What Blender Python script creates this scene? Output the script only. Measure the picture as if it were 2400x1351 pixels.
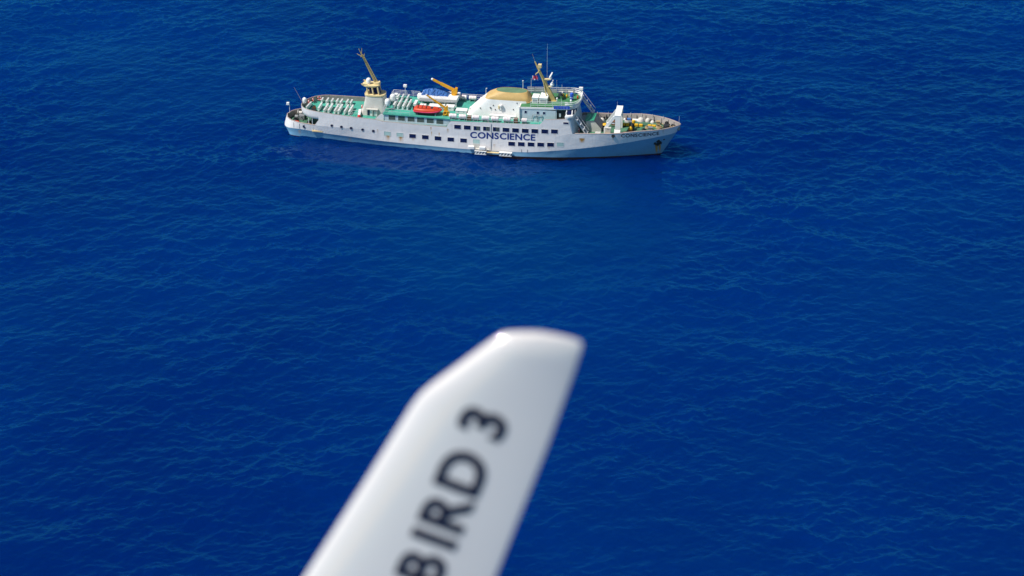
import bpy, bmesh, math, random
import numpy as np
from mathutils import Vector, Matrix
from mathutils.bvhtree import BVHTree
R = math.radians
rnd = random.Random(7)
for o in list(bpy.data.objects): bpy.data.objects.remove(o)
scene = bpy.context.scene
COL = scene.collection

# ------------------------------------------------------------------ camera, sky, sun, exposure
# the ship lies along X (bow +X) with its starboard side facing -Y; the camera looks down on it from an aircraft
PSI = R(9.8)
PITCH = R(26.5)
rv = Vector((math.cos(PSI), math.sin(PSI), 0))
hv = Vector((-math.sin(PSI), math.cos(PSI), 0))
fw = hv * math.cos(PITCH) - Vector((0, 0, 1)) * math.sin(PITCH)
upv = hv * math.sin(PITCH) + Vector((0, 0, 1)) * math.cos(PITCH)
cam_loc = Vector((67.723257, -362.41085745, 156.15061183))
cd = bpy.data.cameras.new('camera'); cam = bpy.data.objects.new('camera', cd); COL.objects.link(cam)
m = Matrix((rv, upv, -fw)).transposed().to_4x4(); m.translation = cam_loc
cam.matrix_world = m
cd.sensor_width = 36.0; cd.lens = 82.98; cd.clip_start = 0.1; cd.clip_end = 60000
cd.dof.use_dof = True; cd.dof.focus_distance = 396.0; cd.dof.aperture_fstop = 2.55; cd.dof.aperture_blades = 0
scene.camera = cam

SUN = Vector((-0.48, -0.27, 0.835)).normalized()      # towards the sun: high, from astern
world = bpy.data.worlds.new('World'); scene.world = world; world.use_nodes = True
wn = world.node_tree.nodes; wl = world.node_tree.links
for n in list(wn): wn.remove(n)
out = wn.new('ShaderNodeOutputWorld'); bg = wn.new('ShaderNodeBackground'); sky = wn.new('ShaderNodeTexSky')
sky.sky_type = 'NISHITA'; sky.sun_disc = False
sky.sun_elevation = math.asin(SUN.z); sky.sun_rotation = math.atan2(SUN.x, SUN.y)
sky.air_density = 1.0; sky.dust_density = 0.15; sky.ozone_density = 2.5
bg.inputs['Strength'].default_value = 0.08
wl.new(sky.outputs[0], bg.inputs[0]); wl.new(bg.outputs[0], out.inputs[0])
sd = bpy.data.lights.new('sun', 'SUN'); sd.energy = 4.75; sd.angle = R(0.55); sd.color = (1.0, 0.955, 0.88)
sun = bpy.data.objects.new('sun', sd); COL.objects.link(sun)
sun.rotation_euler = SUN.to_track_quat('Z', 'Y').to_euler(); sun.location = (0, 0, 200)
scene.view_settings.view_transform = 'Standard'
scene.view_settings.look = 'None'; scene.view_settings.gamma = 1.0; scene.view_settings.exposure = 0.2
scene.view_settings.use_curve_mapping = False
scene.render.engine = 'CYCLES'
scene.cycles.use_denoising = True
scene.cycles.max_bounces = 6; scene.cycles.sample_clamp_indirect = 4.0; scene.cycles.sample_clamp_direct = 0.0

# ------------------------------------------------------------------ materials
def nodes_of(name):
    mt = bpy.data.materials.new(name); mt.use_nodes = True
    nt = mt.node_tree; b = nt.nodes.get('Principled BSDF')
    return mt, nt, b
def mth(nt, op, a, b=None, c=None, clamp=False):
    n = nt.nodes.new('ShaderNodeMath'); n.operation = op; n.use_clamp = clamp
    for i, v in enumerate((a, b, c)):
        if v is None: continue
        if hasattr(v, 'is_output'): nt.links.new(v, n.inputs[i])
        else: n.inputs[i].default_value = v
    return n.outputs[0]
def mixc(nt, fac, a, b):
    n = nt.nodes.new('ShaderNodeMix'); n.data_type = 'RGBA'
    for sck, v in ((n.inputs[0], fac), (n.inputs[6], a), (n.inputs[7], b)):
        if hasattr(v, 'is_output'): nt.links.new(v, sck)
        else: sck.default_value = v if not isinstance(v, tuple) else (*v[:3], 1.0)
    return n.outputs[2]
def ramp(nt, src, lo, hi):
    n = nt.nodes.new('ShaderNodeMapRange'); n.interpolation_type = 'SMOOTHSTEP'
    nt.links.new(src, n.inputs[0]); n.inputs[1].default_value = lo; n.inputs[2].default_value = hi
    return n.outputs[0]
def noise(nt, vec, scale, detail=4, rough=0.55, mapscale=None):
    if mapscale:
        mp = nt.nodes.new('ShaderNodeMapping'); mp.inputs['Scale'].default_value = mapscale
        nt.links.new(vec, mp.inputs[0]); vec = mp.outputs[0]
    n = nt.nodes.new('ShaderNodeTexNoise'); n.inputs['Scale'].default_value = scale
    n.inputs['Detail'].default_value = detail; n.inputs['Roughness'].default_value = rough
    nt.links.new(vec, n.inputs['Vector']); return n.outputs[0]
def paint(name, col, rough=0.5, vary=0.18, dirt=(0.20, 0.15, 0.10), dirt_amt=0.25, scale=0.9, metal=0.0, bump=0.0, spec=0.4):
    mt, nt, b = nodes_of(name)
    tc = nt.nodes.new('ShaderNodeTexCoord').outputs['Object']
    n1 = noise(nt, tc, scale, 6, 0.65)
    n2 = noise(nt, tc, scale * 5, 4, 0.6, (1.0, 1.0, 0.35))
    dark = tuple(c * (1 - vary) for c in col)
    c = mixc(nt, ramp(nt, n1, 0.35, 0.68), dark, col)
    f = mth(nt, 'MULTIPLY', ramp(nt, n2, 0.60, 0.78), dirt_amt)
    c = mixc(nt, f, c, dirt)
    nt.links.new(c, b.inputs['Base Color'])
    b.inputs['Roughness'].default_value = rough; b.inputs['Metallic'].default_value = metal
    b.inputs['Specular IOR Level'].default_value = spec
    if bump:
        bp = nt.nodes.new('ShaderNodeBump'); bp.inputs['Strength'].default_value = 1.0; bp.inputs['Distance'].default_value = bump
        nt.links.new(n1, bp.inputs['Height']); nt.links.new(bp.outputs[0], b.inputs['Normal'])
    return mt

RUST = (0.30, 0.13, 0.03)
def hull_paint(name, col, stains, rust_amt=0.35, streak=0.5):
    """weathered plating: dents between the frames, run-down grime and a few rust stains with their own places"""
    mt, nt, b = nodes_of(name)
    tc = nt.nodes.new('ShaderNodeTexCoord').outputs['Object']
    sx = nt.nodes.new('ShaderNodeSeparateXYZ'); nt.links.new(tc, sx.inputs[0]); X, Z = sx.outputs[0], sx.outputs[2]
    big = noise(nt, tc, 0.35, 5, 0.6)
    run = noise(nt, tc, 1.0, 5, 0.6, (3.2, 3.2, 0.28))
    spk = noise(nt, tc, 2.6, 5, 0.7)
    c = mixc(nt, ramp(nt, big, 0.35, 0.7), tuple(v * 0.92 for v in col), col)
    c = mixc(nt, mth(nt, 'MULTIPLY', ramp(nt, run, 0.52, 0.75), streak), c, tuple(v * 0.62 for v in (col[0], col[1] * 0.98, col[2] * 0.93)))
    c = mixc(nt, mth(nt, 'MULTIPLY', ramp(nt, spk, 0.70, 0.80), rust_amt), c, RUST)
    for (x0, w, zt, zb, s) in stains:
        dx = mth(nt, 'DIVIDE', mth(nt, 'ABSOLUTE', mth(nt, 'SUBTRACT', X, x0)), w)
        a = mth(nt, 'SUBTRACT', 1.0, dx, clamp=True)
        t = nt.nodes.new('ShaderNodeMapRange'); nt.links.new(Z, t.inputs[0])
        t.inputs[1].default_value = zb; t.inputs[2].default_value = zt
        top = mth(nt, 'LESS_THAN', Z, zt + 0.03)
        k = mth(nt, 'MULTIPLY', mth(nt, 'MULTIPLY', a, t.outputs[0]), top)
        k = mth(nt, 'MULTIPLY', mth(nt, 'MULTIPLY', k, s * 1.5), mth(nt, 'ADD', 0.35, mth(nt, 'MULTIPLY', run, 1.3)), clamp=True)
        c = mixc(nt, k, c, (0.42, 0.22, 0.06))
    nt.links.new(c, b.inputs['Base Color'])
    b.inputs['Roughness'].default_value = 0.42; b.inputs['Specular IOR Level'].default_value = 0.35
    d1 = noise(nt, tc, 0.8, 3, 0.55, (1.0, 0.2, 1.1))
    wv = mth(nt, 'SINE', mth(nt, 'MULTIPLY', X, 2 * math.pi / 0.68))
    hsum = mth(nt, 'ADD', d1, mth(nt, 'MULTIPLY', mth(nt, 'MULTIPLY', wv, big), 0.025))
    bp = nt.nodes.new('ShaderNodeBump'); bp.inputs['Strength'].default_value = 1.0; bp.inputs['Distance'].default_value = 0.05
    nt.links.new(hsum, bp.inputs['Height']); nt.links.new(bp.outputs[0], b.inputs['Normal'])
    return mt

STW = [(-15.2, 0.5, 2.05, 0.9, 0.8), (-13.0, 0.5, 1.98, 0.9, 0.8), (-10.9, 0.35, 1.94, 1.2, 0.4), (-8.8, 0.3, 1.9, 1.2, 0.35), (17.7, 0.55, 3.8, 2.9, 1.6), (-27.6, 1.2, 1.62, 1.28, 1.3),
       (-7.7, 0.12, 3.3, 2.4, 0.9), (-6.4, 0.12, 3.2, 2.4, 0.9), (-7.8, 0.15, 4.1, 3.4, 0.9), (-17.0, 0.2, 3.0, 2.0, 0.35), (-4.9, 0.25, 4.0, 3.1, 0.5), (13.1, 0.3, 4.45, 3.8, 0.25), (22.8, 0.15, 4.3, 3.4, 0.6), (12.2, 0.3, 2.0, 1.4, 0.4), (3.0, 0.3, 1.9, 1.1, 0.3), (30.9, 0.2, 5.3, 4.5, 0.4)]
STB = [(29.75, 0.28, 2.35, 0.1, 2.2), (30.25, 0.22, 2.3, 0.2, 1.6), (-22, 0.5, 0.9, 0.0, 0.3), (-31, 0.4, 1.2, 0.2, 0.4)]
M = {}
M['hull_white'] = hull_paint('weathered white hull paint', (0.75, 0.715, 0.705), STW, 0.55, 0.34)
M['hull_blue'] = hull_paint('blue boot band paint', (0.165, 0.34, 0.50), STB, 0.10, 0.35)
M['antifoul'] = paint('dull red antifouling', (0.075, 0.028, 0.03), 0.7)
M['white'] = paint('white paint', (0.80, 0.79, 0.76), 0.45, 0.10, (0.35, 0.25, 0.15), 0.22)
M['cream'] = paint('off white paint', (0.60, 0.58, 0.53), 0.5, 0.16, (0.35, 0.24, 0.12), 0.30)
M['pale_blue'] = paint('pale blue white paint', (0.53, 0.62, 0.66), 0.5, 0.10, (0.3, 0.25, 0.2), 0.15)
M['rail'] = paint('grey white rail paint', (0.66, 0.67, 0.68), 0.5, 0.2, RUST, 0.3)
M['cap'] = paint('rusty capping rail', (0.44, 0.35, 0.32), 0.6, 0.25, RUST, 0.5)
M['inner'] = paint('greyed bulwark inner plating', (0.34, 0.31, 0.29), 0.6, 0.22, (0.25, 0.16, 0.1), 0.5)
M['deck'] = paint('sea green deck paint', (0.065, 0.37, 0.28), 0.6, 0.25, (0.22, 0.36, 0.31), 0.6, 0.6)
M['deck_bright'] = paint('fresh green deck paint', (0.02, 0.42, 0.17), 0.5, 0.15)
M['deck_dark'] = paint('dark green deck paint', (0.055, 0.21, 0.085), 0.6, 0.25, (0.14, 0.22, 0.13), 0.5)
M['deck_fore'] = paint('worn green foredeck paint', (0.075, 0.20, 0.12), 0.65, 0.4, (0.20, 0.17, 0.12), 0.7, 0.9)
M['green_roof'] = paint('green roof paint', (0.035, 0.30, 0.17), 0.5, 0.2)
M['gold'] = paint('ochre funnel paint', (0.56, 0.37, 0.135), 0.55, 0.14, (0.5, 0.28, 0.08), 0.25)
M['buff'] = paint('buff mast paint', (0.52, 0.40, 0.15), 0.5, 0.18, (0.2, 0.13, 0.06), 0.45)
M['buff_pale'] = paint('pale buff paint', (0.74, 0.58, 0.30), 0.5, 0.12, (0.3, 0.2, 0.1), 0.25)
M['crane'] = paint('amber crane paint', (0.74, 0.36, 0.015), 0.45, 0.12, (0.3, 0.13, 0.02), 0.35)
M['yellow'] = paint('yellow paint', (0.78, 0.44, 0.015), 0.5, 0.12, (0.3, 0.16, 0.02), 0.3)
M['orange'] = paint('orange red boat shell', (0.58, 0.06, 0.018), 0.45, 0.15, (0.4, 0.05, 0.02), 0.3)
M['red'] = paint('red paint', (0.62, 0.04, 0.04), 0.5)
M['pinkred'] = paint('faded red cloth', (0.62, 0.05, 0.12), 0.8, 0.25)
M['glass'] = paint('dark navy window glass', (0.010, 0.018, 0.075), 0.12, 0.3, (0.02, 0.03, 0.1), 0.0, 1.0, 0.0, 0.0, 0.5)
M['glass_grey'] = paint('dull grey green window glass', (0.10, 0.125, 0.11), 0.2, 0.25, (0.2, 0.2, 0.18), 0.3)
M['blank'] = paint('pale green window plate', (0.40, 0.56, 0.53), 0.5, 0.12, (0.4, 0.25, 0.12), 0.25)
M['navy'] = paint('navy lettering paint', (0.008, 0.030, 0.20), 0.5, 0.12, (0.03, 0.07, 0.25), 0.1)
M['ink'] = paint('black navy lettering', (0.010, 0.012, 0.035), 0.5, 0.1)
M['dark'] = paint('dark steel', (0.028, 0.030, 0.035), 0.6, 0.3, RUST, 0.2)
M['rubber'] = paint('black rubber', (0.015, 0.015, 0.018), 0.7, 0.2)
M['steel'] = paint('grey steel', (0.26, 0.27, 0.28), 0.5, 0.25, RUST, 0.4)
M['brown'] = paint('brown timber', (0.22, 0.10, 0.05), 0.7, 0.3)
M['blue_tarp'] = paint('blue tarpaulin', (0.045, 0.16, 0.46), 0.6, 0.35, (0.25, 0.35, 0.55), 0.5, 1.4)
M['blue'] = paint('royal blue cloth', (0.015, 0.10, 0.60), 0.6, 0.2)
M['canvas'] = paint('cream canvas', (0.68, 0.64, 0.58), 0.8, 0.2, (0.4, 0.32, 0.25), 0.4)
M['tan'] = paint('tan rope and timber', (0.45, 0.33, 0.18), 0.8, 0.25)
M['shell'] = paint('white glassfibre', (0.82, 0.81, 0.79), 0.35, 0.06, (0.5, 0.4, 0.3), 0.12)

def winglet_paint():
    mt, nt, b = nodes_of('glossy white aircraft paint')
    tc = nt.nodes.new('ShaderNodeTexCoord').outputs['Object']
    n1 = noise(nt, tc, 3.0, 4, 0.5)
    nt.links.new(mixc(nt, n1, (0.72, 0.665, 0.63), (0.79, 0.735, 0.70)), b.inputs['Base Color'])
    b.inputs['Roughness'].default_value = 0.35
    b.inputs['Coat Weight'].default_value = 1.0; b.inputs['Coat Roughness'].default_value = 0.03; b.inputs['Coat IOR'].default_value = 1.9; b.inputs['Specular IOR Level'].default_value = 0.25
    return mt
M['winglet'] = winglet_paint()

def sea_material():
    mt, nt, b = nodes_of('deep blue sea water')
    nt.nodes.remove(b)
    L = nt.links
    tc = nt.nodes.new('ShaderNodeTexCoord').outputs['Object']
    # body colour of the water (light scattered back from below), slowly varying
    n0 = noise(nt, tc, 0.010, 4, 0.55)
    n1 = noise(nt, tc, 0.05, 3, 0.5)
    body = mixc(nt, ramp(nt, n0, 0.32, 0.70), (0.0, 0.0098, 0.090), (0.0, 0.0175, 0.118))
    # soft patches off the near side: greener body colour, then a calmer strip
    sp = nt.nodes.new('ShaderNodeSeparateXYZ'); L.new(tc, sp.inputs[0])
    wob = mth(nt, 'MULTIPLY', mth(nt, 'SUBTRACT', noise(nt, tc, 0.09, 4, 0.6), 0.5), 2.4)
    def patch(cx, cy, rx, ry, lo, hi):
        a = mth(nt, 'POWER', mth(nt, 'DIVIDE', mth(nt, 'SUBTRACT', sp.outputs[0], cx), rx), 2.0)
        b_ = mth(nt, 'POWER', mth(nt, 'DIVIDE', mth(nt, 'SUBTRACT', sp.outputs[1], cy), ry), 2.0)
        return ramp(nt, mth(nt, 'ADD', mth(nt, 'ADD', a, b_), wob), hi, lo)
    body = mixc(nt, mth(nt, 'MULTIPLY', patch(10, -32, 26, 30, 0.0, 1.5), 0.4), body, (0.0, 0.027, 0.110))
    lee_reflect = patch(-9, -8.5, 26, 5.5, 0.5, 1.2)
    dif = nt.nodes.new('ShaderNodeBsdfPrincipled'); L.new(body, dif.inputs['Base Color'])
    dif.inputs['Specular IOR Level'].default_value = 0.0; dif.inputs['Roughness'].default_value = 1.0
    dif.subsurface_method = 'BURLEY'; dif.inputs['Subsurface Weight'].default_value = 1.0
    dif.inputs['Subsurface Radius'].default_value = (0.3, 1.0, 1.0); dif.inputs['Subsurface Scale'].default_value = 14.0
    rip = noise(nt, tc, 2.2, 3, 0.6)
    rip2 = noise(nt, tc, 0.8, 3, 0.6)
    bp = nt.nodes.new('ShaderNodeBump'); bp.inputs['Strength'].default_value = 1.0; bp.inputs['Distance'].default_value = 0.058
    L.new(mth(nt, 'MULTIPLY', mth(nt, 'ADD', rip, mth(nt, 'MULTIPLY', rip2, 1.4)), mth(nt, 'SUBTRACT', 1.0, mth(nt, 'MULTIPLY', lee_reflect, 0.5))), bp.inputs['Height'])
    gl = nt.nodes.new('ShaderNodeBsdfGlossy'); gl.inputs['Roughness'].default_value = 0.15
    L.new(mixc(nt, lee_reflect, (0.08, 0.68, 0.95), (0.34, 0.72, 0.98)), gl.inputs['Color'])  # warmer gloss tint paints the hull's pale reflection into the calmer strip
    L.new(bp.outputs[0], gl.inputs['Normal'])
    fr = nt.nodes.new('ShaderNodeFresnel'); fr.inputs['IOR'].default_value = 1.333; L.new(bp.outputs[0], fr.inputs['Normal'])
    mx = nt.nodes.new('ShaderNodeMixShader')
    L.new(fr.outputs[0], mx.inputs[0]); L.new(dif.outputs[0], mx.inputs[1]); L.new(gl.outputs[0], mx.inputs[2])
    L.new(mx.outputs[0], nt.nodes['Material Output'].inputs[0])
    return mt
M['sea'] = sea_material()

# ------------------------------------------------------------------ mesh building
class MB:
    def __init__(s): s.v = []; s.f = []
    def add(s, vs, fs):
        n = len(s.v); s.v += [tuple(map(float, p)) for p in vs]; s.f += [tuple(i + n for i in f) for f in fs]; return s
    def box(s, x0, x1, y0, y1, z0, z1, rz=0.0, piv=None):
        P = [(x, y, z) for z in (z0, z1) for y in (y0, y1) for x in (x0, x1)]
        if rz:
            cx, cy = piv or ((x0 + x1) / 2, (y0 + y1) / 2); c, q = math.cos(rz), math.sin(rz)
            P = [(cx + (x - cx) * c - (y - cy) * q, cy + (x - cx) * q + (y - cy) * c, z) for x, y, z in P]
        return s.add(P, [(0, 2, 3, 1), (4, 5, 7, 6), (0, 1, 5, 4), (1, 3, 7, 5), (3, 2, 6, 7), (2, 0, 4, 6)])
    def rbox(s, x0, x1, y0, y1, z0, z1, b=0.04):
        """box with chamfered upper edges and corners"""
        def ring(i, z): return [(x0 + i, y0 + b, z), (x0 + b, y0 + i, z), (x1 - b, y0 + i, z), (x1 - i, y0 + b, z), (x1 - i, y1 - b, z), (x1 - b, y1 - i, z), (x0 + b, y1 - i, z), (x0 + i, y1 - b, z)]
        return s.loft([ring(0, z0), ring(0, z1 - b), ring(b * 0.7, z1)], True, True, True)
    def beam(s, a, b, w, h, up=(0, 0, 1)):
        a, b = Vector(a), Vector(b); d = (b - a).normalized(); u = Vector(up)
        sd_ = d.cross(u)
        if sd_.length < 1e-4: sd_ = d.cross(Vector((0, 1, 0)))
        sd_.normalize(); u = sd_.cross(d).normalized()
        P = [p + sd_ * i * w / 2 + u * j * h / 2 for p in (a, b) for j in (-1, 1) for i in (-1, 1)]
        return s.add(P, [(0, 2, 3, 1), (4, 5, 7, 6), (0, 1, 5, 4), (1, 3, 7, 5), (3, 2, 6, 7), (2, 0, 4, 6)])
    def tube(s, a, b, r0, r1=None, n=8, cap=True):
        r1 = r0 if r1 is None else r1
        a, b = Vector(a), Vector(b); d = (b - a).normalized()
        u = d.cross(Vector((0, 0, 1)) if abs(d.z) < 0.9 else Vector((1, 0, 0))).normalized(); w = d.cross(u)
        rg = lambda p, r: [p + (u * math.cos(2 * math.pi * i / n) + w * math.sin(2 * math.pi * i / n)) * r for i in range(n)]
        return s.loft([rg(a, r0), rg(b, r1)], True, cap, cap)
    def path(s, pts, r, n=6, closed=False):
        pts = [Vector(p) for p in pts]
        k = len(pts)
        for i in range(k if closed else k - 1): s.tube(pts[i], pts[(i + 1) % k], r, r, n)
        return s
    def loft(s, rings, closed=False, cap0=False, cap1=False):
        n = len(rings[0]); vs = [p for rg in rings for p in rg]; fs = []
        for j in range(len(rings) - 1):
            for i in range(n if closed else n - 1):
                a = j * n + i; b = j * n + (i + 1) % n
                fs.append((a, b, b + n, a + n))
        if cap0: fs.append(tuple(reversed(range(n))))
        if cap1: fs.append(tuple(range((len(rings) - 1) * n, len(rings) * n)))
        return s.add(vs, fs)
    def lathe(s, prof, c=(0, 0, 0), n=16, axis='z'):
        rings = []
        for r, z in prof:
            rg = []
            for i in range(n):
                a = 2 * math.pi * i / n; p = (r * math.cos(a), r * math.sin(a), z)
                if axis == 'x': p = (p[2], p[0], p[1])
                if axis == 'y': p = (p[0], p[2], p[1])
                rg.append((p[0] + c[0], p[1] + c[1], p[2] + c[2]))
            rings.append(rg)
        return s.loft(rings, True, True, True)
    def sphere(s, c, r, n=12, sz=1.0):
        prof = [(max(1e-3, r * math.sin(math.pi * k / 8)), -r * sz * math.cos(math.pi * k / 8)) for k in range(9)]
        return s.lathe(prof, c, n)
    def prism(s, poly, axis, lo, hi):
        mk = {'y': lambda p, t: (p[0], t, p[1]), 'z': lambda p, t: (p[0], p[1], t), 'x': lambda p, t: (t, p[0], p[1])}[axis]
        return s.loft([[mk(p, lo) for p in poly], [mk(p, hi) for p in poly]], True, True, True)
    def torus(s, c, R_, r, axis='y', n=18, m_=8):
        rings = []
        for i in range(n):
            a = 2 * math.pi * i / n; rg = []
            for j in range(m_):
                b = 2 * math.pi * j / m_; q = R_ + r * math.cos(b); p = (q * math.cos(a), q * math.sin(a), r * math.sin(b))
                if axis == 'x': p = (p[2], p[0], p[1])
                if axis == 'y': p = (p[0], p[2], p[1])
                rg.append((p[0] + c[0], p[1] + c[1], p[2] + c[2]))
            rings.append(rg)
        rings.append(rings[0]); return s.loft(rings, True)
    def build(s, name, mat, parent=None, smooth=False, fix=True):
        off = Vector((0, 0, 0)); q = parent
        while q is not None: off = off + q.location; q = q.parent
        me = bpy.data.meshes.new(name)
        me.from_pydata([tuple(Vector(p) - off) for p in s.v], [], s.f)
        if fix:
            bm = bmesh.new(); bm.from_mesh(me); bmesh.ops.recalc_face_normals(bm, faces=bm.faces); bm.to_mesh(me); bm.free()
        mats = mat if isinstance(mat, list) else [mat]
        for x in mats: me.materials.append(x if not isinstance(x, str) else M[x])
        if smooth:
            me.polygons.foreach_set('use_smooth', [True] * len(me.polygons))
            try: me.set_sharp_from_angle(angle=R(38))
            except Exception: pass
        o = bpy.data.objects.new(name, me); COL.objects.link(o)
        if parent is not None: o.parent = parent
        return o
def tag(o, label=None, cat=None, group=None, kind=None):
    for k, v in (('label', label), ('category', cat), ('group', group), ('kind', kind)):
        if v: o[k] = v
    return o
def thing(name, label, cat, loc=(0, 0, 0), group=None, rz=0.0):
    o = bpy.data.objects.new(name, None); COL.objects.link(o)
    o.empty_display_size = 0.2; o.location = loc; o.rotation_euler = (0, 0, rz)
    return tag(o, label, cat, group)
def copy_tree(o, loc=None, label=None, parent=None, rz=None):
    c = o.copy(); COL.objects.link(c)
    if parent is not None: c.parent = parent
    if loc is not None: c.location = loc
    if rz is not None: c.rotation_euler = (0, 0, rz)
    if label: c['label'] = label
    for ch in list(o.children): copy_tree(ch, parent=c)
    return c
def railing(pts, h=1.0, rows=3, step=1.5, r=0.028, close=False):
    b = MB(); P = [Vector(p) for p in pts]
    if close: P.append(P[0])
    for k in range(1, rows + 1):
        b.path([p + Vector((0, 0, h * k / rows)) for p in P], r if k < rows else r * 1.3, 5)
    for a, c in zip(P[:-1], P[1:]):
        n = max(1, round((c - a).length / step))
        for i in range(n): q = a.lerp(c, i / n); b.tube(q, q + Vector((0, 0, h)), r * 1.2, n=5)
    q = P[-1]; b.tube(q, q + Vector((0, 0, h)), r * 1.2, n=5)
    return b

# ------------------------------------------------------------------ sea
def build_sea():
    N, L = 1024, 240.0
    rs = np.random.RandomState(11)
    k1 = np.fft.fftfreq(N, L / N) * 2 * np.pi
    KX, KY = np.meshgrid(k1, k1, indexing='xy'); K = np.hypot(KX, KY); K[0, 0] = 1
    def system(theta, kp, spread, hs, power):
        c = (KX * math.cos(theta) + KY * math.sin(theta)) / K
        D = np.where(c > 0, c, 0.12 * np.abs(c)) ** spread
        S = K ** (-power) * np.exp(-1.0 * (kp / K) ** 2) * D
        S *= np.exp(-(K / 16.0) ** 2)
        S[0, 0] = 0
        A = (rs.normal(size=(N, N)) + 1j * rs.normal(size=(N, N))) * np.sqrt(S)
        hgt = np.real(np.fft.ifft2(A)); return A * (hs / (4 * hgt.std()))
    A = (system(R(138), 2 * math.pi / 7, 2.8, 0.25, 3.25) + system(R(60), 2 * math.pi / 10, 4.5, 0.25, 3.4)
         + system(R(100), 2 * math.pi / 34, 3.0, 0.55, 4.2))
    H = np.real(np.fft.ifft2(A)); lam = 0.2
    DX = -lam * np.real(np.fft.ifft2(-1j * KX / K * A)); DY = -lam * np.real(np.fft.ifft2(-1j * KY / K * A))
    # gusts: patches where the chop is a little higher or lower
    Gs = (rs.normal(size=(N, N)) + 1j * rs.normal(size=(N, N))) * np.exp(-(K / 0.20) ** 2) * np.exp(-(0.05 / K) ** 2)
    Gs = np.real(np.fft.ifft2(Gs)); Gs = np.clip(1 + 0.28 * Gs / Gs.std(), 0.4, 1.7)
    H, DX, DY = H * Gs, DX * Gs, DY * Gs
    g = np.linspace(-L / 2, L / 2, N)
    GX, GY = np.meshgrid(g, g, indexing='xy')
    e = np.minimum(np.minimum(GX + L / 2, L / 2 - GX), np.minimum(GY + L / 2, L / 2 - GY))
    fade = np.clip(e / 8.0, 0, 1); fade = fade * fade * (3 - 2 * fade)
    X = GX + DX * fade; Y = GY + DY * fade; Z = H * fade
    cr, ch = 5.0, -30.0                                   # centre of the patch, along the view and across it
    WX = (X + cr) * rv.x + (Y + ch) * hv.x; WY = (X + cr) * rv.y + (Y + ch) * hv.y
    co = np.stack([WX, WY, Z], -1).reshape(-1, 3)
    i = np.arange(N * N).reshape(N, N)
    q = np.stack([i[:-1, :-1], i[:-1, 1:], i[1:, 1:], i[1:, :-1]], -1).reshape(-1, 4)
    big = 20000.0
    oc = [((sx * big + cr) * rv.x + (sy * big + ch) * hv.x, (sx * big + cr) * rv.y + (sy * big + ch) * hv.y, 0) for sx, sy in ((-1, -1), (1, -1), (1, 1), (-1, 1))]
    b0 = N * N; co = np.concatenate([co, np.array(oc)])
    c0, c1, c2, c3 = 0, N - 1, N * N - 1, N * (N - 1)
    ring = np.array([[b0, b0 + 1, c1, c0], [b0 + 1, b0 + 2, c2, c1], [b0 + 2, b0 + 3, c3, c2], [b0 + 3, b0, c0, c3]])
    q = np.concatenate([q, ring]); nf = len(q)
    me = bpy.data.meshes.new('sea')
    me.vertices.add(len(co)); me.vertices.foreach_set('co', co.astype(np.float32).ravel())
    me.loops.add(nf * 4); me.loops.foreach_set('vertex_index', q.astype(np.int32).ravel())
    me.polygons.add(nf); me.polygons.foreach_set('loop_start', np.arange(0, nf * 4, 4, dtype=np.int32))
    sm = np.ones(nf, dtype=bool); sm[-4:] = False
    me.polygons.foreach_set('use_smooth', sm)
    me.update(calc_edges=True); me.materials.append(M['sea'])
    o = bpy.data.objects.new('sea', me); COL.objects.link(o)
    tag(o, 'deep blue open sea with small wind waves', None, None, 'structure')
build_sea()

# ------------------------------------------------------------------ ship: hull surface
def pchip(xs, ys, q):
    xs = np.array(xs, float); ys = np.array(ys, float); h = np.diff(xs); d = np.diff(ys) / h
    mm = np.zeros(len(xs))
    for k in range(1, len(xs) - 1):
        if d[k - 1] * d[k] > 0:
            w1, w2 = 2 * h[k] + h[k - 1], h[k] + 2 * h[k - 1]; mm[k] = (w1 + w2) / (w1 / d[k - 1] + w2 / d[k])
    mm[0], mm[-1] = d[0], d[-1]
    q = np.clip(q, xs[0], xs[-1]); j = np.clip(np.searchsorted(xs, q) - 1, 0, len(xs) - 2)
    t = (q - xs[j]) / h[j]
    return (2*t**3 - 3*t**2 + 1) * ys[j] + (t**3 - 2*t**2 + t) * h[j] * mm[j] + (-2*t**3 + 3*t**2) * ys[j+1] + (t**3 - t**2) * h[j] * mm[j+1]
LV = {}   # level -> control points (x, half breadth, z)
LV['keel'] = [(-31.0, 0, -2), (-30.5, 1.0, -2), (-23, 2.5, -2), (-6, 4.6, -2), (6, 4.7, -2), (19, 2.7, -2), (28, .3, -2), (28.6, 0, -2)]
LV['water'] = [(-33.3, 0, 0), (-33.15, 1.6, 0), (-32.8, 2.5, 0), (-30, 3.1, 0), (-23.6, 3.75, 0), (-15, 4.5, 0), (-6.4, 5.0, 0), (2, 5.2, 0), (6, 5.2, 0), (12, 4.75, 0), (19.4, 3.45, 0), (25, 1.95, 0), (29.3, .5, 0), (30.3, .12, 0), (30.45, 0, 0)]
LV['boot'] = [(-34.35, 0, 1.25), (-34.2, .8, 1.22), (-33.75, 1.7, 1.2), (-32.4, 2.8, 1.4), (-30.6, 3.3, 1.5), (-27.5, 3.75, 1.33), (-22, 4.25, 1.16), (-16.7, 4.68, 0.96), (-9, 4.98, 0.80), (-1.4, 5.14, 0.70), (4, 5.14, 0.72), (8.2, 5.1, 0.84), (12.2, 4.88, 1.23), (15.2, 4.58, 1.57), (19.2, 4.36, 2.19), (24.1, 3.9, 3.05), (28.2, 3.0, 3.75), (30.8, 1.9, 4.08), (32.1, 1.0, 4.15), (32.8, .3, 4.2), (32.95, 0, 4.2)]
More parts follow.
